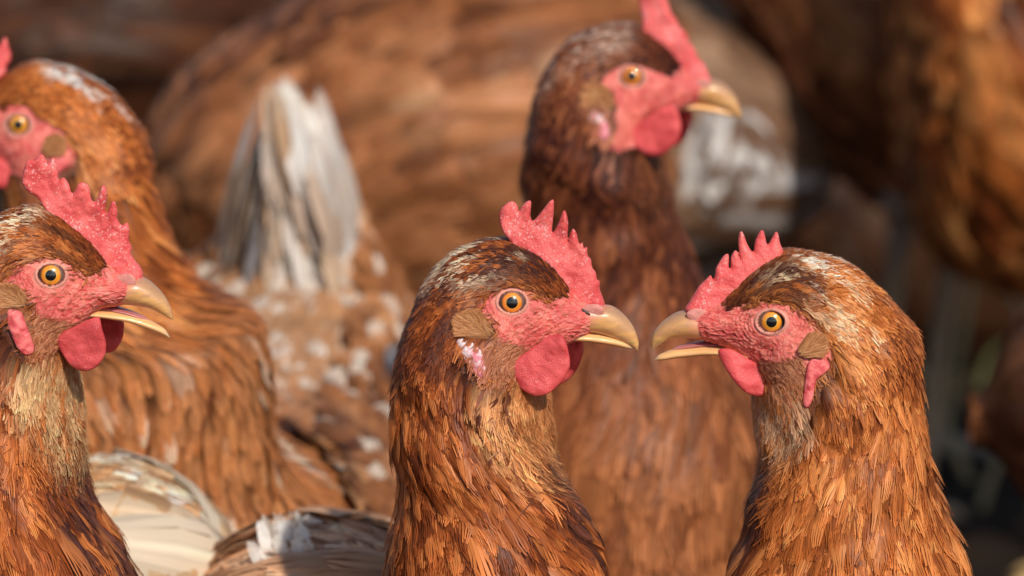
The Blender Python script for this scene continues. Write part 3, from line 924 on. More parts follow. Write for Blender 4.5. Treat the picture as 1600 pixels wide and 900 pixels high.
    # ---- tail
    if tail:
        Tf = Feathers(seed + 9)
        endc = np.array([cx, 0.0, cz])
        if tail_spec and 'px' in tail_spec:
            q1, q2 = toloc(*[np.array([float(u)]) for u in tail_spec['px']])
            endc = np.array([q1[0], 0.0, q2[0]])
        sp = dict(up=58, n=16, L=0.115, W=0.030, fan=9, back=0.04)
        if tail_spec:
            sp.update(tail_spec)
        tp = tail_pal or pal
        td, tm_, tl, tw_ = [np.array(c) for c in tp]
        for k in range(sp['n']):
            a = (k / (sp['n'] - 1) - 0.5) * 2
            el = math.radians(sp['up'] + 14 * (1 - abs(a)) - 6 * rng.random())
            yv = a * math.radians(sp['fan'])
            d = np.array([-math.cos(el), math.tan(yv) * 1.0, math.sin(el)])
            rt = endc + np.array([sp['back'] * 0.9, a * sp.get('lat', 0.013), -0.012])
            nrm = np.array([0.25, 1.0 if a >= 0 else -1.0, 0.35]) if not sp.get('front') else np.array([1.0, 0.25 * a, 0.3])
            base = mix(mix(td, tm_, rng.random()), tl, rng.random() * 0.8)
            r2, d2 = rotp(rt), None
            d2 = rotp(rt + d) - r2; n2 = rotp(rt + nrm) - r2
            Tf.free(r2, d2, n2, sp['L'] * (0.78 + 0.2 * (1 - abs(a)) + 0.14 * rng.random()), sp['W'], base, strips=8, nv=10, kind='round', rag=0.03, bend=-0.05, shaft=0.3)
        for k in range(sp.get('cn', 120)):                   # coverts at the tail's foot
            a = float(np.clip(rng.normal() * 0.6, -0.95, 0.95))
            el = math.radians(sp['up'] - 10 + 25 * rng.random())
            d = np.array([-math.cos(el), a * 0.35, math.sin(el)])
            rt = endc + np.array([sp['back'] * (0.2 + 1.2 * rng.random()), a * sp.get('latc', 0.022), (-0.02 + 0.02 * rng.random()) * sp.get('drop', 1.0) + sp.get('rise', 0.0) * rng.random()])
            rt[1] *= 1.0 - 9.0 * max(rt[2] - endc[2], 0.0) if sp.get('rise') else 1.0
            nrm = np.array([0.5, np.sign(a) + a, 0.5])
            d[1] *= sp.get('cov', 1.0); cl = sp.get('covl', 1.0)
            if sp.get('cpal'):
                td, tm_, tl = [np.array(c_) for c_ in sp['cpal']]
            base = mix(mix(td, tm_, rng.random()), tl, rng.random())
            r2 = rotp(rt); d2 = rotp(rt + d) - r2; n2 = rotp(rt + nrm) - r2
            Tf.free(r2, d2, n2, (0.035 + 0.035 * rng.random()) * cl, sp.get('cw', 0.014), base, strips=5, nv=6, kind='round', rag=0.12, bend=-0.1)
        Tf.build('tail', hen)

    # ---- legs down to the ground
    if legs:
        zb = St[:, 3].copy()
        kk = int(round(nb + 3.5)) if metric_body else int(nS * 0.66)
        kk = min(kk, nS - 2)
        lx = (St[kk, 0] * 0.35 + St[kk, 2] * 0.65)
        lz = St[kk, 3] + 0.015
        for side in (-1, 1):
            if leg_px is not None:
                lx = toloc(np.array([float(leg_px[0 if side < 0 else 1])]), np.array([450.0]), side * 0.032)[0][0]
            base_p = rotp(np.array([lx, side * 0.032, lz]))
            d_ = rotp(np.array([lx + 1, side * 0.032, lz])) - base_p
            make_leg(hen, base_p, d_ / np.linalg.norm(d_), rng, leg_col, mid if thigh is None else thigh)

    # ---- head parts
    ys = mmpx
    def lens(name, poly, yoff, thick, mat, res, edge=0.0012, base=None, splay=0.0, wav=0.0, rough_=0.0001, sub=4, conform=False, col=None, colfn_=None, side=near, basew=0.0):
        pl = catmull_closed(poly, sub)
        X, Z = toloc(pl[:, 0], pl[:, 1], yoff * near if side == near else -yoff * near)
        pl2 = np.stack([X, Z], 1)
        g = res
        x0, z0 = pl2.min(0) - g * 2; x1, z1 = pl2.max(0) + g * 2
        gx = np.arange(x0, x1 + g, g); gz = np.arange(z0, z1 + g, g)
        GX, GZ = np.meshgrid(gx, gz, indexing='ij')
        d, nx_, nz_ = poly_dist(GX, GZ, pl2)
        inside = d > g * 0.25
        cell = inside[:-1, :-1] | inside[1:, :-1] | inside[:-1, 1:] | inside[1:, 1:]
        use = np.zeros_like(inside)
        use[:-1, :-1] |= cell; use[1:, :-1] |= cell; use[:-1, 1:] |= cell; use[1:, 1:] |= cell
        bd = use & ~inside
        GX = np.where(bd, nx_, GX); GZ = np.where(bd, nz_, GZ)
        dd = np.where(bd, 0, np.maximum(d, 0))
        t = np.clip(dd / edge, 0, 1)
        th = thick * np.sqrt(1 - (1 - t) ** 2)
        ztop = pl2[:, 1].max(); zbot = pl2[:, 1].min()
        if basew:                                           # thicker towards the foot (comb)
            db, _, _ = poly_dist(GX, GZ, base_poly_loc)
            th = th * (1 + basew * smooth(0.006, -0.001, -db) if False else 1 + basew * smooth(-0.009, 0.002, db))
        nP = np.stack([GX, np.zeros_like(GX), GZ], -1)
        rgh = (fbm(nP, 700, seed + 61) - 0.5) * rough_ * 3 * (t > 0.3)
        mids = yoff * side + side * splay * (ztop - GZ) ** 1.0 + wav * (fbm(nP, 90, seed + 62) - 0.5)
        if conform:
            m_ = (tsg < 13) & (np.arange(TT)[None, :] <= half)
            q_ = P[m_]
            bb = (q_[:, 0] > x0 - 0.002) & (q_[:, 0] < x1 + 0.002) & (q_[:, 2] > z0 - 0.002) & (q_[:, 2] < z1 + 0.002)
            q_ = q_[bb]
            if len(q_):
                gv = np.stack([GX[use], GZ[use]], 1)
                yy = np.zeros(len(gv))
                for a0 in range(0, len(gv), 400):
                    dd_ = ((gv[a0:a0 + 400, None, :] - q_[None, :, [0, 2]]) ** 2).sum(-1)
                    wq = np.exp(-dd_ / (0.0012 ** 2)) + 1e-30
                    yy[a0:a0 + 400] = (wq * np.abs(q_[:, 1])[None]).sum(1) / wq.sum(1)
                mids = mids.copy() if hasattr(mids, 'copy') else mids
                mids[use] = side * (yy + conform)
        idx = -np.ones(GX.shape, int)
        idx[use] = np.arange(use.sum())
        A = np.stack([GX[use], (mids + side * (th + rgh))[use], GZ[use]], 1)
        rgh2 = (fbm(nP, 700, seed + 63) - 0.5) * rough_ * 3 * (t > 0.3)
        Bk = np.stack([GX[use], (mids - side * (th + rgh2))[use], GZ[use]], 1)
        nvt = len(A)
        back = np.arange(nvt) + nvt
        isb = bd[use]
        back[isb] = np.arange(nvt)[isb]
        ci, cj2 = np.nonzero(cell)
        f = np.stack([idx[ci, cj2], idx[ci + 1, cj2], idx[ci + 1, cj2 + 1], idx[ci, cj2 + 1]], 1)
        fb = back[f][:, ::-1]
        V = np.vstack([A, Bk])
        c = None
        if colfn_ is not None:
            c = colfn_(V)
        return make_obj(name, V, np.vstack([f, fb]), mat, hen, c)

    res = {2: 0.00035, 1: 0.0007, 0: 0.0015}[detail] * hs
    cp = np.array(T['comb'], float)
    # comb foot: head outline underneath
    hp = np.array([(a, b) for a, b, _, _, _ in T['pairs'][:7]] + [(c_, d_) for _, _, c_, d_, _ in T['pairs'][:7]][::-1])
    bX, bZ = toloc(hp[:, 0], hp[:, 1])
    base_poly_loc = np.stack([bX, bZ], 1)
    lens('comb', cp, 0.0, 0.0013 * hs, M_COMB, res, edge=0.0016 * hs, wav=0.0035 * hs, rough_=0.00022 * hs, basew=1.4)
    wy = abs(surf_at(T['wattle'][0][0] + 0.45 * (T['wattle'][5][0] - T['wattle'][0][0]) if sg < 0 else T['wattle'][-1][0], T['wattle'][-1][1])[0][1]) + 0.0002 * hs
    lens('wattle', T['wattle'], wy, 0.0011 * hs, M_WATTLE, res, edge=0.0026 * hs, splay=0.10, wav=0.0042, rough_=0.00016 * hs)
    lens('wattle', T['wattle_far'], 0.0078 * hs, 0.0011 * hs, M_WATTLE, res, edge=0.0026 * hs, splay=0.10, wav=0.0042, rough_=0.00016 * hs, side=-near)

    def loft(name, pr, tip, mat, colf, seg=40, dfl=1.0, flat=None, parent=hen):
        a = np.array(pr, float)
        X, Z = toloc(a[:, 0], a[:, 1]); X2, Z2 = toloc(a[:, 2], a[:, 3])
        tx, tz = toloc(np.array([tip[0]]), np.array([tip[1]]))
        s = np.stack([X, Z, X2, Z2, a[:, 4] * 0.001 * hs], 1)
        s = np.vstack([s, [tx[0], tz[0] + 0.0001, tx[0], tz[0] - 0.0001, 0.0002]])
        s = catmull(s, 8)
        s[:, 4] = np.maximum(s[:, 4], 0.0001)
        ph_ = np.linspace(0, 2 * np.pi, seg, endpoint=False)
        cc_, ss_ = np.cos(ph_), np.sin(ph_)
        cc_ = np.sign(cc_) * np.abs(cc_) ** 0.9
        ss_ = np.sign(ss_) * np.abs(ss_) ** (1.15)
        V = np.zeros((len(s), seg, 3))
        V[:, :, 0] = ((s[:, 0] + s[:, 2]) / 2)[:, None] + ((s[:, 0] - s[:, 2]) / 2)[:, None] * cc_
        V[:, :, 2] = ((s[:, 1] + s[:, 3]) / 2)[:, None] + ((s[:, 1] - s[:, 3]) / 2)[:, None] * cc_
        V[:, :, 1] = s[:, 4][:, None] * ss_
        f = grid_faces(len(s), seg)
        n_ = len(s) * seg
        vv = np.vstack([V.reshape(-1, 3), V[0].mean(0), V[-1].mean(0)])
        tr = np.array([[n_, (j + 1) % seg, j] for j in range(seg)] + [[n_ + 1, (len(s) - 1) * seg + j, (len(s) - 1) * seg + (j + 1) % seg] for j in range(seg)])
        al = np.repeat(np.linspace(0, 1, len(s))[:, None], seg, 1).ravel()
        dv = np.repeat(cc_[None], len(s), 0).ravel()
        c = colf(vv, np.concatenate([al, [0, 1]]), np.concatenate([dv, [0, 0]]))
        return make_obj(name, vv, f, mat, parent, c, None, True, tr)

    def beakcol(v, al, dv):
        nz = fbm(v * np.array([1, 1, 2.5]), 260, seed + 70)
        c = mix([0.58, 0.28, 0.10], [0.84, 0.48, 0.175], np.clip(nz * 1.3 - 0.2, 0, 1))
        c = mix(c, [0.30, 0.175, 0.125], np.clip(smooth(0.2, 0.95, dv) * (1 - smooth(0.45, 0.95, al)) * (0.45 + nz * 0.6), 0, 0.8))
        c = mix(c, [0.50, 0.26, 0.14], smooth(0.5, 0.62, fbm(v * np.array([0.6, 1, 3.0]), 420, seed + 76)) * 0.65)
        c = mix(c, [0.50, 0.28, 0.13], np.clip(smooth(0.82, 1.0, al) * 0.8 * nz * 1.6, 0, 0.8))
        c = mix(c, [0.86, 0.58, 0.33], smooth(0.55, 0.95, -dv) * 0.7)
        c = mix(c, [0.72, 0.22, 0.17], (1 - smooth(0.14, 0.38, al + 0.12 * (nz - 0.5))) * 0.9)
        c = mix(c, [0.30, 0.24, 0.06], smooth(0.66, 0.78, noise(v, 350, seed + 75)) * smooth(0.5, 0.8, al) * 0.6)
        return c
    def beakcol_low(v, al, dv):
        nz = fbm(v * np.array([1, 1, 2.5]), 260, seed + 71)
        c = mix([0.76, 0.38, 0.14], [0.88, 0.54, 0.25], nz)
        c = mix(c, [0.40, 0.36, 0.28], smooth(0.80, 1.0, al) * 0.6)
        c = mix(c, [0.82, 0.46, 0.30], (1 - smooth(0.0, 0.2, al)) * 0.6)
        return c
    ub = loft('upper_beak', T['beak_up'], T['beak_up_tip'], M_BEAK, beakcol)
    loft('lower_beak', T['beak_low'], T['beak_low_tip'], M_BEAK, beakcol_low)
    if 'tongue' in T:
        loft('tongue', T['tongue'], T['tongue_tip'], M_BEAK, lambda v, al, dv: mix([0.30, 0.04, 0.05], [0.55, 0.22, 0.20], al), 20)

    # nostril flap on the side of the beak
    def ncol(v):
        return mix([0.50, 0.19, 0.16], [0.72, 0.30, 0.25], fbm(v, 900, seed + 80))
    for sd in (near, -near):
        yb = 0.0040 * hs
        lens('nostril', T['nostril'], yb, 0.0006 * hs, M_LOBE, res * 0.8, edge=0.0030 * hs, rough_=0.00015, colfn_=ncol, side=sd)
        lens('nostril', T['slit'], yb + 0.0009 * hs, 0.00030 * hs, M_BEAK, res * 0.4, edge=0.0004 * hs, rough_=0, colfn_=lambda v: np.tile([0.05, 0.02, 0.015], (len(v), 1)), side=sd)

    # earlobes and ear tufts
    lp = np.array(T['lobe'], float)
    pl, nlb = surf_at(lp[:, 0].mean(), lp[:, 1].mean())
    yl = abs(pl[1]) + 0.0007 * hs
    def lobecol(v):
        nz = fbm(v, 650, seed + 81)
        if T['lobe_kind'] == 'white':
            return mix([0.78, 0.24, 0.29], [0.84, 0.66, 0.68], smooth(0.35, 0.62, nz + (v[:, 2] - v[:, 2].mean()) * 40 - (v[:, 0] - v[:, 0].mean()) * 30))
        return mix([0.60, 0.075, 0.085], [0.82, 0.19, 0.18], smooth(0.3, 0.7, nz))
    for sd in (near, -near):
        lens('earlobe', T['lobe'], yl, 0.0008 * hs, M_LOBE, res, edge=0.0026 * hs, wav=0.0025 * hs, rough_=0.00040 * hs, colfn_=lobecol, side=sd, splay=0.0, conform=0.0011 * hs)
    rx, ry = T['tuft']['root']
    prt, nrt = surf_at(rx, ry)
    tips = np.array(T['tuft']['tips'], float)
    for sd in (near, -near):
        Tu = Feathers(seed + 90)
        for lay in range(3):
            nT = T['tuft']['n'] * 3 if detail == 2 else 60
            kx = rng.random(nT) * (len(tips) - 1)
            order = np.argsort(np.arctan2((tips[:, 1] - ry), (tips[:, 0] - rx) * sg * -1))
            tps = tips[order]
            tpx = np.interp(kx, np.arange(len(tips)), tps[:, 0]); tpy = np.interp(kx, np.arange(len(tips)), tps[:, 1])
            f = (0.35 + 0.65 * rng.random(nT)) if lay else np.ones(nT) * (0.9 + 0.1 * rng.random(nT))
            yt = abs(prt[1]) + 0.0016 * hs
            X, Z = toloc(rx + (tpx - rx) * f, ry + (tpy - ry) * f, yt * near)
            X0, Z0 = toloc(np.full(nT, rx) + (tpx - rx) * f * 0.2 + rng.normal(size=nT) * 3, np.full(nT, ry) + (tpy - ry) * f * 0.2 + rng.normal(size=nT) * 3, yt * near)
            rt = np.stack([X0, np.full(nT, sd * (yt - 0.0006 * hs + 0.0004 * lay)), Z0], 1)
            tp_ = np.stack([X, sd * (yt + 0.0014 * hs * f + 0.0003 * rng.random(nT)), Z], 1)
            dv = tp_ - rt
            Ln = np.linalg.norm(dv, axis=1)
            base = mix([0.40, 0.150, 0.055], [0.70, 0.36, 0.165], rng.random(nT))
            nr = np.tile([0, sd, 0.0], (nT, 1)) + rng.normal(size=(nT, 3)) * 0.3
            Tu.free(rt, dv, nr, Ln, 0.0008 * hs if detail == 2 else 0.0022 * hs, base, strips=3, nv=5, kind='hackle', rag=0.2, edge=0.5, root=0.8, bend=0.03)
        Tu.build('ear_tuft', hen)

    # eyes
    iris_t = ((seed * 13) % 7) / 6.0
    for sd in (near, -near):
        c0 = np.array([pe[0], pe[1] * sd * near, pe[2]]); nn = np.array([ne[0], ne[1] * sd * near, ne[2]])
        Re = 0.0044 * hs
        cen = c0 - nn * (Re - 0.00045 * hs)
        q_ = Vector(nn).to_track_quat('Z', 'Y').to_matrix()
        Q = np.array(q_)
        def cap(rad, frac0, frac1, nr_, seg=48):
            al = np.linspace(frac0, frac1, nr_)
            ph_ = np.linspace(0, 2 * np.pi, seg, endpoint=False)
            V = np.zeros((nr_, seg, 3))
            V[:, :, 0] = rad * np.sin(al)[:, None] * np.cos(ph_); V[:, :, 1] = rad * np.sin(al)[:, None] * np.sin(ph_)
            V[:, :, 2] = rad * np.cos(al)[:, None]
            return V.reshape(-1, 3) @ Q.T + cen, grid_faces(nr_, seg), np.repeat(al[:, None], seg, 1).ravel(), np.tile(ph_, nr_)
        V, f, al, p_ = cap(Re, 0.02, math.pi - 0.05, 24)
        ca_ = mix([0.30, 0.19, 0.16], [0.05, 0.02, 0.015], smooth(0.70, 0.80, al) * (1 - smooth(0.95, 1.0, al)) if False else np.clip(1 - np.abs(al - 0.80) / 0.1, 0, 1))
        eye = make_obj('eye', V, f, M_EYE, hen, ca_)
        ir = math.asin(2.85 / 4.4)
        V, f, al, p_ = cap(Re * 1.012, 0.02, ir, 14)
        nz = noise(np.stack([np.cos(p_) * 9, np.sin(p_) * 9, al * 3], 1), 1.0, 5)
        ci_ = mix([0.80, 0.20, 0.010], [0.92, 0.36, 0.03], nz)
        ci_ = mix(ci_, [0.60, 0.42, 0.10], (1 - smooth(0.36, 0.46, al)) * 0.5)
        ci_ = mix(ci_, [0.55, 0.13, 0.02], smooth(0.55, 0.70, al) * 0.6)
        ci_ = mix(ci_, [0.03, 0.012, 0.008], smooth(ir - 0.05, ir, al))
        ci_ = ci_ * np.array([1.0, 0.86 + 0.30 * iris_t, 1.0]) * (0.86 + 0.24 * fbm(V, 900, 6))[:, None]
        make_obj('iris', V, f, M_EYE, eye, ci_)
        V, f, al, p_ = cap(Re * 1.022, 0.003, math.asin((1.42 + 0.16 * ((seed * 7) % 5) / 4) / 4.4), 10)
        make_obj('pupil', V, f, M_EYE, eye, np.tile([0.004, 0.004, 0.005], (len(V), 1)))
    return hen


M_LOBE = mat_attr('earlobe_skin', 0.55, 0.3, 0.0, 0.3, 1400, 0.7)


def tube(pts, rad, seg=14):
    pts = np.asarray(pts, float); rad = np.asarray(rad, float)
    pp = catmull(np.column_stack([pts, rad]), 5)
    pts, rad = pp[:, :3], pp[:, 3]
    d = np.gradient(pts, axis=0); d /= np.linalg.norm(d, axis=1, keepdims=True)
    up = np.array([0.13, 0.97, 0.2])
    a = np.cross(d, up); a /= np.linalg.norm(a, axis=1, keepdims=True)
    b = np.cross(d, a)
    ph = np.linspace(0, 2 * np.pi, seg, endpoint=False)
    V = pts[:, None] + rad[:, None, None] * (a[:, None] * np.cos(ph)[None, :, None] + b[:, None] * np.sin(ph)[None, :, None])
    f = grid_faces(len(pts), seg)
    n = V.shape[0] * seg
    V = np.vstack([V.reshape(-1, 3), pts[0], pts[-1]])
    t = np.array([[n, (j + 1) % seg, j] for j in range(seg)] + [[n + 1, n - seg + j, n - seg + (j + 1) % seg] for j in range(seg)])
    return V, f, t


def make_leg(hen, p, d, rng, col, mid):
    """feathered thigh, scaly shank, three toes forward and one back, all one mesh"""
    shank = np.array(col if col is not None else [0.62, 0.40, 0.16])
    side = np.cross(d, [0, 0, 1.0])
    Vs, Fs, Ts, Cs, n = [], [], [], [], 0
    top = p[2]
    knee = p - d * 0.0 + np.array([0, 0, 0.02])
    hock = p - d * 0.018 + np.array([0, 0, -0.028])
    foot = np.array([p[0], p[1], 0.0]) + np.array([0, 0, 0.006])
    hock[2] = min(hock[2], top * 0.62)
    if hock[2] < 0.05:
        hock[2] = top * 0.55
    pieces = [([knee, (knee + hock) / 2, hock], [0.022, 0.015, 0.008], np.array(mid) * 0.9),
              ([hock, hock * 0.5 + foot * 0.5, foot], [0.0065, 0.0048, 0.0055], shank)]
    for a in (-0.55, 0.0, 0.55):
        dd = d * math.cos(a) + side * math.sin(a)
        pieces.append(([foot, foot + dd * 0.02 + np.array([0, 0, 0.0]), foot + dd * 0.045 - np.array([0, 0, 0.001]), foot + dd * 0.055 - np.array([0, 0, 0.0045])], [0.005, 0.0045, 0.0035, 0.001], shank))
    pieces.append(([foot, foot - d * 0.018, foot - d * 0.024 - np.array([0, 0, 0.004])], [0.0045, 0.003, 0.001], shank))
    for pts, r, c in pieces:
        V, f, t = tube(pts, r)
        Vs.append(V); Fs.append(f + n); Ts.append(t + n); Cs.append(np.tile(c, (len(V), 1)) * (0.8 + 0.3 * noise(V, 400, 3))[:, None]); n += len(V)
    make_obj('leg', np.vstack(Vs), np.vstack(Fs), M_LEG, hen, np.vstack(Cs), None, True, np.vstack(Ts))


# ------------------------------------------------------------------ ground
def ground():
    n = 220
    t = np.linspace(-1, 1, n)
    g = np.sign(t) * np.abs(t) ** 3 * 60 + t * 1.2
    X, Y = np.meshgrid(g, g + 2.6, indexing='ij')
    P = np.stack([X, Y, np.zeros_like(X)], -1)
    Z = (fbm(P, 6, 3) - 0.5) * 0.03 + (fbm(P, 40, 5) - 0.5) * 0.012
    near_hens = np.exp(-((X / 0.9) ** 2 + ((Y - 1.9) / 0.9) ** 2))
    P[..., 2] = Z * (1 - near_hens) - 0.004
    m, nn, p, out = new_mat('soil')
    tc = nn.nodes.new('ShaderNodeTexCoord')
    nz = nn.nodes.new('ShaderNodeTexNoise'); nz.inputs['Scale'].default_value = 9; nz.inputs['Detail'].default_value = 8
    nn.links.new(tc.outputs['Object'], nz.inputs['Vector'])
    cr = nn.nodes.new('ShaderNodeValToRGB')
    cr.color_ramp.elements[0].position = 0.35; cr.color_ramp.elements[0].color = (0.012, 0.007, 0.004, 1)
    cr.color_ramp.elements[1].position = 0.72; cr.color_ramp.elements[1].color = (0.040, 0.024, 0.014, 1)
    nn.links.new(nz.outputs['Fac'], cr.inputs['Fac'])
    nn.links.new(cr.outputs[0], p.inputs['Base Color'])
    p.inputs['Roughness'].default_value = 0.95
    p.inputs['Specular IOR Level'].default_value = 0.1
    b = nn.nodes.new('ShaderNodeBump'); b.inputs['Strength'].default_value = 0.8; b.inputs['Distance'].default_value = 0.01
    n2 = nn.nodes.new('ShaderNodeTexNoise'); n2.inputs['Scale'].default_value = 70; n2.inputs['Detail'].default_value = 6
    nn.links.new(tc.outputs['Object'], n2.inputs['Vector']); nn.links.new(n2.outputs['Fac'], b.inputs['Height'])
    nn.links.new(b.outputs[0], p.inputs['Normal'])
    o = make_obj('ground', P.reshape(-1, 3), grid_faces(n, n, False)[:, ::-1], m)
    o['kind'] = 'structure'; o['label'] = 'dark bare soil under the flock'
ground()


# ------------------------------------------------------------------ palettes (dark, mid, light, white)
RUST = ((0.085, 0.018, 0.006), (0.32, 0.078, 0.018), (0.62, 0.205, 0.055), (0.80, 0.74, 0.66))
GOLD = ((0.13, 0.030, 0.008), (0.42, 0.118, 0.025), (0.70, 0.27, 0.080), (0.82, 0.76, 0.68))
DARKRUST = ((0.045, 0.012, 0.008), (0.15, 0.040, 0.016), (0.32, 0.105, 0.038), (0.75, 0.70, 0.64))
TAN = ((0.085, 0.026, 0.010), (0.27, 0.095, 0.034), (0.48, 0.20, 0.085), (0.78, 0.72, 0.64))
BROWN = ((0.05, 0.016, 0.008), (0.15, 0.052, 0.020), (0.30, 0.125, 0.052), (0.75, 0.70, 0.64))
SHADE = ((0.014, 0.006, 0.003), (0.05, 0.019, 0.009), (0.10, 0.042, 0.02), (0.3, 0.25, 0.2))  # brown plumage with deep shade put into its colour
UMBER_SHADE = ((0.018, 0.007, 0.004), (0.055, 0.018, 0.007), (0.16, 0.055, 0.02), (0.5, 0.4, 0.3))  # dark brown plumage, the upper left corner's shade put into its colour
CREAM = ((0.45, 0.24, 0.11), (0.66, 0.44, 0.25), (0.80, 0.68, 0.52), (0.85, 0.80, 0.72))
WHITE = ((0.78, 0.68, 0.57), (0.86, 0.82, 0.76), (0.86, 0.84, 0.80), (0.86, 0.84, 0.80))
GREYBROWN = ((0.09, 0.045, 0.025), (0.24, 0.13, 0.078), (0.42, 0.27, 0.175), (0.8, 0.8, 0.8))
FAWN = ((0.26, 0.11, 0.05), (0.50, 0.25, 0.125), (0.70, 0.42, 0.25), (0.8, 0.74, 0.68))
TAWNY = ((0.12, 0.040, 0.014), (0.33, 0.125, 0.042), (0.56, 0.27, 0.12), (0.8, 0.7, 0.6))
FLOCK = 'brown hens crowding together'
W_ = np.array([0.82, 0.76, 0.68])
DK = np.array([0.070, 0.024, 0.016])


def shift(poly, dx, dy):
    return [(x + dx, y + dy) for x, y in poly]


crown_neck_shade2 = [([(800, 720), (850, 700), (874, 640), (900, 760), (880, 840), (820, 840), (790, 780)], DK * 1.6, 0.55, 90),  # shade below head and wattle, painted into the lower neck feathers
          ([(740, 592), (800, 590), (850, 612), (864, 690), (846, 745), (790, 730), (735, 690), (718, 630)], np.array([0.72, 0.31, 0.115]), 0.55, 200),
          ([(700, 430), (690, 400), (740, 375), (800, 372), (850, 395), (885, 440), (870, 455), (820, 440), (770, 440)], DK * 1.2, 0.55, 500),
          ([(690, 425), (720, 395), (770, 378), (805, 380), (830, 405), (800, 425), (740, 430)], np.array([0.90, 0.66, 0.44]), 0.36, 230),
          ([(640, 480), (665, 440), (720, 420), (745, 450), (735, 490), (700, 520), (660, 520)], DK * 1.5, 0.45, 400)]
crown_neck_shade3 = [([(1176, 660), (1225, 720), (1235, 860), (1150, 920), (1150, 780)], DK * 1.8, 0.52, 90),  # head's shade on the front of the neck, put into the feather colour
          ([(1178, 600), (1262, 618), (1262, 665), (1215, 700), (1180, 680)], np.array([0.60, 0.35, 0.20]), 0.48, 200),
          ([(1140, 480), (1160, 440), (1210, 420), (1250, 430), (1255, 455), (1220, 462), (1170, 466)], DK * 1.2, 0.62, 500),
          ([(1215, 405), (1250, 395), (1285, 405), (1300, 430), (1260, 440), (1220, 425)], np.array([0.95, 0.78, 0.60]), 0.42, 230),
          ([(1170, 445), (1230, 430), (1340, 450), (1340, 500), (1290, 500), (1240, 460)], np.array([0.74, 0.50, 0.30]), 0.42, 260)]
crown_neck_shade1 = [([(70, 730), (118, 690), (150, 790), (190, 900), (150, 960), (60, 900)], DK * 2.0, 0.62, 90),  # shade under head and beak, painted as darker neck feathers
          ([(22, 565), (55, 545), (118, 575), (120, 700), (95, 715), (62, 660), (25, 610)], np.array([0.72, 0.43, 0.21]), 0.62, 200),
          ([(-10, 420), (-20, 390), (40, 360), (100, 350), (150, 400), (165, 425), (130, 412), (60, 400), (20, 405)], np.array([0.13, 0.042, 0.016]), 0.42, 260),
          ([(-30, 400), (-10, 350), (30, 325), (75, 322), (90, 345), (40, 370), (0, 390)], np.array([0.86, 0.64, 0.42]), 0.45, 260)]



def specks(regions):
    """white or pale feathers scattered in picture regions: (poly, colour, share, noise scale)"""
    def f(p, t, cj, c, rng, PX, PY, wc):
        for poly, colour, amt, sc in regions:
            d, _, _ = poly_dist(PX, PY, poly)
            k = smooth(-25, 15, d)
            sel = noise(p, sc, 77) * 0.55 + rng.random(len(p)) * 0.45
            c = mix(c, colour, k * smooth(1 - amt - 0.1, 1 - amt + 0.1, sel))
        return c
    return f


def everywhere(colour, amt, sc, tmin=12):
    def f(p, t, cj, c, rng, PX, PY, wc):
        sel = noise(p, sc, 78) * 0.5 + rng.random(len(p)) * 0.5
        return mix(c, colour, smooth(1 - amt - 0.1, 1 - amt + 0.1, sel) * smooth(tmin, tmin + 2, t))
    return f


def hen5_white(p, t, cj, c, rng, PX, PY, wc):
    r = rng.random(len(p)) * 0.5 + noise(p, 170, 79) * 0.5
    c = mix(c, mix([0.34, 0.13, 0.045], [0.58, 0.27, 0.115], rng.random(len(p))), smooth(12, 15, t) * 0.6)
    cape = smooth(13.5, 15.5, t) * (1 - smooth(17.5, 19, t))
    c = mix(c, np.array([0.76, 0.60, 0.46]), cape * smooth(0.70, 0.78, r) * 0.75)
    sad = smooth(18, 19.5, t) * smooth(0.0, 0.5, cj)
    c = mix(c, np.array([0.48, 0.28, 0.15]), sad * 0.6)
    c = mix(c, np.array([0.74, 0.66, 0.57]), sad * smooth(0.56, 0.66, r) * 0.9)
    rest = smooth(17, 18, t) * (1 - smooth(0.0, 0.5, cj))
    c = mix(c, np.array([0.66, 0.44, 0.30]), rest * smooth(0.72, 0.78, r))
    return c


def warm_breast(p, t, cj, c, rng, PX, PY, wc):
    k = smooth(13, 17, t)
    return mix(c, mix([0.17, 0.052, 0.017], [0.42, 0.155, 0.055], rng.random(len(p))), k * 0.85)


# ------------------------------------------------------------------ the flock
# three hens in focus
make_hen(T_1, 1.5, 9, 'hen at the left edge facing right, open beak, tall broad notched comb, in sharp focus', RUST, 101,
         detail=2, group=FLOCK, crown=crown_neck_shade1)
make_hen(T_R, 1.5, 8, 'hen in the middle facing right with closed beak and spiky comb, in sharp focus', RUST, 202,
         detail=2, group=FLOCK, twist=55, crown=crown_neck_shade2)
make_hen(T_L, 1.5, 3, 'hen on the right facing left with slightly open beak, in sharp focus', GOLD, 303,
         detail=2, group=FLOCK, twist=-25, crown=crown_neck_shade3)

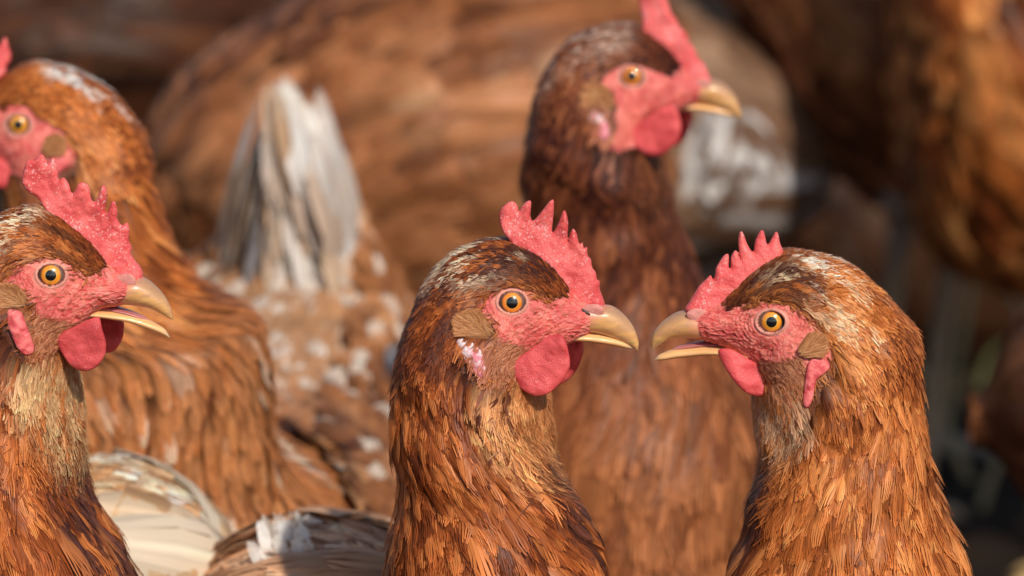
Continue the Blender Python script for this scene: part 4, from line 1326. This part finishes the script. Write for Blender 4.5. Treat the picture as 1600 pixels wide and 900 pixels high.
# the taller hen behind the middle one
H4 = map_template(T_R, (987, 120), 0.86)
H4['comb'] = [(997, 0), (996, -18), (1004, -28), (1012, -16), (1020, -26), (1028, -8), (1037, -12), (1045, 8), (1049, 20), (1057, 30), (1062, 42), (1073, 52),
              (1077, 66), (1085, 76), (1092, 92), (1100, 100), (1107, 116), (1114, 134), (1095, 142), (1070, 138), (1052, 118), (1032, 92), (1012, 66), (1002, 50), (1004, 30)]
make_hen(H4, 1.76, 14, 'tall dark rust hen facing right above the gap between the two facing hens', DARKRUST, 404,
         custom=[(822, 250, 1042, 335, 21), (822, 310, 1050, 385, 22), (826, 380, 1062, 440, 24), (832, 455, 1080, 500, 27), (834, 530, 1105, 560, 32), (830, 610, 1135, 640, 37), (820, 690, 1160, 720, 42)],
         detail=1, group=FLOCK, twist=-80, dens=1.5, white=warm_breast, body_w=0.8, buff_k=0.15, body_z=0.86, tail_spec=dict(L=0.06, up=5, covl=0.6),
         crown=[([(860, 90), (900, 55), (960, 40), (1010, 50), (1000, 75), (930, 80), (880, 100)], np.array([0.50, 0.36, 0.28]), 0.4, 300)])

# pale gold hen at the left, seen from the front with its head turned
H5 = map_template(T_L, (28, 195), 0.872)
H5['comb'] = shift(H5['comb'], -27, -14)
make_hen(H5, 1.72, 2, 'golden hen with speckled white saddle and upright white tail, behind the left hen', GOLD, 505,
         custom=[(246, 330, 8, 400, 25), (264, 395, 2, 445, 30), (296, 445, -10, 500, 40), (335, 480, -20, 560, 54)],
         detail=1, group=FLOCK, twist=77, dens=1.5, white=hen5_white, wing_white=False, body_z=0.95, wing_spec=dict(pn=0, L=0.017, W=0.009, n=1700, edge=0.7), body_w=1.22, bf=0.55, wing_pal=TAWNY, tail_pal=WHITE, tail_spec=dict(up=84, L=0.086, cn=260, rise=0.045, cw=0.011, cpal=((0.42, 0.22, 0.10), (0.66, 0.46, 0.30), (0.84, 0.80, 0.75)), fan=-3, W=0.012, n=20, cov=-0.5, covl=0.62, lat=0.014, latc=0.028, front=True),
         crown=[([(30, 100), (60, 90), (120, 110), (150, 140), (100, 140), (50, 130)], W_, 0.4, 300)])

# large hen behind, head lowered behind the golden hen
def far_hen(T, e, s, rot, depth, yaw, label, pal, seed, pairs, dy=0, **kw):
    pairs = [(a, b + dy, c, d + dy, h) for a, b, c, d, h in pairs]
    H = map_template(T, e, s, rot)
    kw.setdefault('tail', False)
    return make_hen(H, depth, yaw, label, pal, seed, custom=pairs, metric_body=False, detail=0, group=FLOCK, **kw)


far_hen(T_L, (300, 640), 0.64, -75, 2.3, 5, 'large tan brown hen feeding head down behind the golden hen, only its body showing', TAN, 606,
        [(262, 560, 390, 600, 18), (225, 490, 410, 560, 26), (208, 410, 440, 530, 38), (212, 310, 480, 520, 52), (238, 205, 560, 525, 64), (305, 115, 650, 530, 72), (420, 40, 740, 530, 78),
         (560, -25, 830, 520, 80), (720, -60, 920, 510, 76), (850, -60, 970, 470, 66), (930, -40, 1000, 400, 50), (985, -20, 1020, 290, 34), (1020, 20, 1030, 140, 14)], dens=1.6,
        wing_spec=dict(pn=22, pW=0.013, pL=0.06),
        white=specks([([(480, 20), (900, 20), (900, 300), (520, 300)], np.array([0.52, 0.27, 0.13]), 0.25, 60)]))
far_hen(T_L, (-260, -150), 0.56, 0, 2.75, 10, 'dark brown hen in shade at the upper left corner behind the others', UMBER_SHADE, 707,
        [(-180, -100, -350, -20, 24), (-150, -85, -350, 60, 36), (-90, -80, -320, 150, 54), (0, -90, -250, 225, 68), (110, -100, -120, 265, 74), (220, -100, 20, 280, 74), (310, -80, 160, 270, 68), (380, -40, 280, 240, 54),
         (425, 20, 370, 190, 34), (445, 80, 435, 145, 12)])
rump = far_hen(T_L, (620, -330), 0.60, 0, 2.5, 20, 'grey brown hen with white fluff under the tail, behind the beak of the tall hen', GREYBROWN, 808,
        [(720, -260, 580, -140, 26), (760, -220, 600, -50, 40), (810, -160, 650, 60, 56), (870, -100, 720, 200, 66), (940, -50, 800, 320, 70), (1010, -10, 880, 390, 70), (1080, 25, 960, 410, 66),
         (1150, 60, 1060, 400, 58), (1205, 105, 1150, 375, 46), (1240, 160, 1215, 320, 30), (1254, 205, 1250, 250, 12)],
        white=specks([([(1060, 200), (1120, 180), (1200, 210), (1215, 280), (1180, 330), (1060, 360)], np.array([0.80, 0.78, 0.78]), 0.62, 40)]))
far_hen(T_L, (1060, -350), 0.60, 0, 2.55, 5, 'large brown hen at the upper right with pale legs, its belly above dark ground', TAN, 909,
        [(1180, -270, 1060, -190, 26), (1230, -240, 1085, -110, 38), (1290, -225, 1120, -30, 52), (1360, -220, 1165, 50, 64), (1440, -220, 1215, 140, 72), (1520, -220, 1280, 230, 76), (1620, -220, 1370, 305, 76), (1720, -210, 1500, 340, 70),
         (1800, -200, 1620, 320, 60), (1880, -200, 1760, 230, 42), (1950, -220, 1890, 80, 20)], leg_col=(0.34, 0.24, 0.16), leg_px=(1440, 1350), thigh=(0.50, 0.38, 0.29))
far_hen(T_L, (1370, -380), 0.62, 0, 2.42, 5, 'orange brown hen at the upper right edge, brightest of the blurred bodies behind', GOLD, 1010,
        [(1500, -280, 1370, -190, 28), (1550, -250, 1385, -80, 42), (1610, -235, 1395, 50, 56), (1680, -230, 1405, 170, 66), (1760, -230, 1425, 290, 74), (1850, -230, 1470, 390, 78), (1950, -230, 1560, 440, 78), (2060, -220, 1700, 445, 70),
         (2150, -200, 1850, 410, 58), (2220, -200, 2000, 300, 42), (2280, -220, 2180, 120, 20)], leg_px=(1760, 1840))
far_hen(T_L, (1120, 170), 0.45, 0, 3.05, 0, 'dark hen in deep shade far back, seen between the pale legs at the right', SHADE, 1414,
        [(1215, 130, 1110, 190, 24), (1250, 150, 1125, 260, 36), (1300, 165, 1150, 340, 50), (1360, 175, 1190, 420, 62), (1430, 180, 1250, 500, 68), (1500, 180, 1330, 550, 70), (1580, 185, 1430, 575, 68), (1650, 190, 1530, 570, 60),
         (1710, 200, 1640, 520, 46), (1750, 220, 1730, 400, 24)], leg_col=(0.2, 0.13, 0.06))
far_hen(T_R, (1945, 330), 0.75, 0, 2.0, 5, 'dull brown hen at the right edge with one white wing feather', BROWN, 1111,
        [(1845, 420, 1965, 520, 28), (1825, 450, 1975, 620, 42), (1790, 462, 1945, 720, 56), (1745, 468, 1885, 790, 62), (1695, 472, 1805, 820, 62), (1655, 482, 1735, 825, 54), (1620, 505, 1670, 805, 42), (1597, 560, 1625, 750, 25), (1588, 620, 1595, 690, 10)],
        white=specks([([(1540, 690), (1565, 690), (1565, 780), (1540, 780)], W_, 0.6, 40)]))
far_hen(T_L, (-70, 900), 0.9, -40, 1.67, 0, 'cream hen between the left and middle hens with pale folded wing feathers', CREAM, 1212,
        [(0, 790, -60, 1000, 26), (20, 750, -50, 1040, 36), (55, 722, -20, 1090, 46), (100, 708, 30, 1130, 52), (160, 705, 100, 1150, 54), (215, 720, 180, 1130, 50), (262, 748, 240, 1090, 40), (305, 790, 290, 1020, 28), (335, 850, 328, 940, 12)],
        dy=34, wing_pal=CREAM, wing_spec=dict(smooth=True, L=0.055, W=0.028, n=130, h=0.0015, edge=0.12, root=0.75, pn=50, pW=0.026, lift=0.02, strips=6))
far_hen(T_R, (760, 1010), 0.93, 30, 1.64, 0, 'low brown hen back with a white tail base beside the middle hen', FAWN, 1313,
        [(700, 880, 770, 1110, 28), (670, 845, 740, 1160, 40), (620, 820, 700, 1230, 50), (560, 803, 620, 1270, 56), (490, 803, 530, 1280, 56), (425, 818, 440, 1250, 50), (370, 845, 380, 1180, 40), (330, 880, 335, 1080, 28), (308, 930, 310, 990, 12)],
        dy=44, tail=True, tail_pal=WHITE, tail_spec=dict(up=75, L=0.013, W=0.012, back=0.012, px=(415, 884), covl=0.27, latc=0.016, front=True, cw=0.0042, drop=0.35))


# ------------------------------------------------------------------ dry stems on the ground at the right
def stems():
    rng = np.random.default_rng(9)
    Vs, Fs, Ts, Cs, n = [], [], [], [], 0
    for k in range(260):
        x = 0.18 + rng.random() * 0.75 if k < 190 else -1.0 + rng.random() * 2.2
        y = 2.55 + rng.random() * 1.3
        h = 0.04 + 0.20 * rng.random() ** 2
        a = rng.random() * 6.28
        ln = rng.random() * 0.9
        d = np.array([math.cos(a) * ln, math.sin(a) * ln, 1 - 0.7 * ln])
        b = np.array([x, y, -0.004])
        pts = [b, b + d * h * 0.5, b + d * h + np.array([0.01 * math.cos(a), 0.01 * math.sin(a), -0.004])]
        V, f, t = tube(pts, [0.0028, 0.0022, 0.0008], 5)
        c = mix([0.10, 0.12, 0.03], [0.34, 0.26, 0.15], rng.random())
        Vs.append(V); Fs.append(f + n); Ts.append(t + n); Cs.append(np.tile(c, (len(V), 1))); n += len(V)
    o = make_obj('dry_grass', np.vstack(Vs), np.vstack(Fs), M_STRAW, None, np.vstack(Cs), None, True, np.vstack(Ts))
    o['kind'] = 'stuff'; o['label'] = 'thin green and straw coloured stems on dark soil behind the hens'; o['category'] = 'grass'


M_STRAW = mat_attr('straw', 0.7, 0.3)
stems()


def stick():
    """a pale dry stick lying on the soil"""
    def gp(px, py):
        d = ray(px, py); return CAM + d * (-CAM[2] / d[2])
    a, b = gp(1400, 716), gp(1585, 728)
    a[2] = b[2] = 0.004
    m = (a + b) / 2 + np.array([0, 0.008, 0.004])
    V, f, t = tube([a, m, b], [0.0045, 0.0038, 0.0025], 10)
    o = make_obj('stick', V, f, M_STRAW, None, np.tile([0.30, 0.25, 0.21], (len(V), 1)) * (0.7 + 0.5 * noise(V, 300, 4))[:, None], None, True, t)
    o['label'] = 'pale dry stick lying on the dark ground behind the right hen'; o['category'] = 'stick'


stick()


def rump_fluff(hen):
    """white feather tips fanning down at the grey brown hen's rump"""
    rng = np.random.default_rng(31)
    F = Feathers(32)
    inv = np.array(hen.matrix_basis.inverted())
    for k in range(64):
        a = rng.random()
        px0, py0 = 1095 + 55 * rng.random() + 25 * a, 165 + 60 * rng.random()
        ang = math.radians(112 - 62 * a + rng.normal() * 5)
        L = 50 + 70 * rng.random()
        dep = 2.405 - 0.012 * rng.random()
        p0 = CAM + ray(px0, py0) * (dep + 0.012)
        p1 = CAM + ray(px0 + math.cos(ang) * L, py0 + math.sin(ang) * L) * dep
        q0 = (inv @ np.append(p0, 1))[:3]; q1 = (inv @ np.append(p1, 1))[:3]
        nn = (inv[:3, :3] @ (CAM - p0)); nn /= np.linalg.norm(nn)
        nn = nn + rng.normal(size=3) * 0.25
        base = mix([0.16, 0.085, 0.05], [0.72, 0.68, 0.64], smooth(0.35, 0.75, rng.random()))
        F.free(q0, q1 - q0, nn, np.linalg.norm(q1 - q0), 0.0085, base, strips=5, nv=6, kind='round', rag=0.1, bend=-0.05)
    F.build('tail', hen)


rump_fluff(rump)
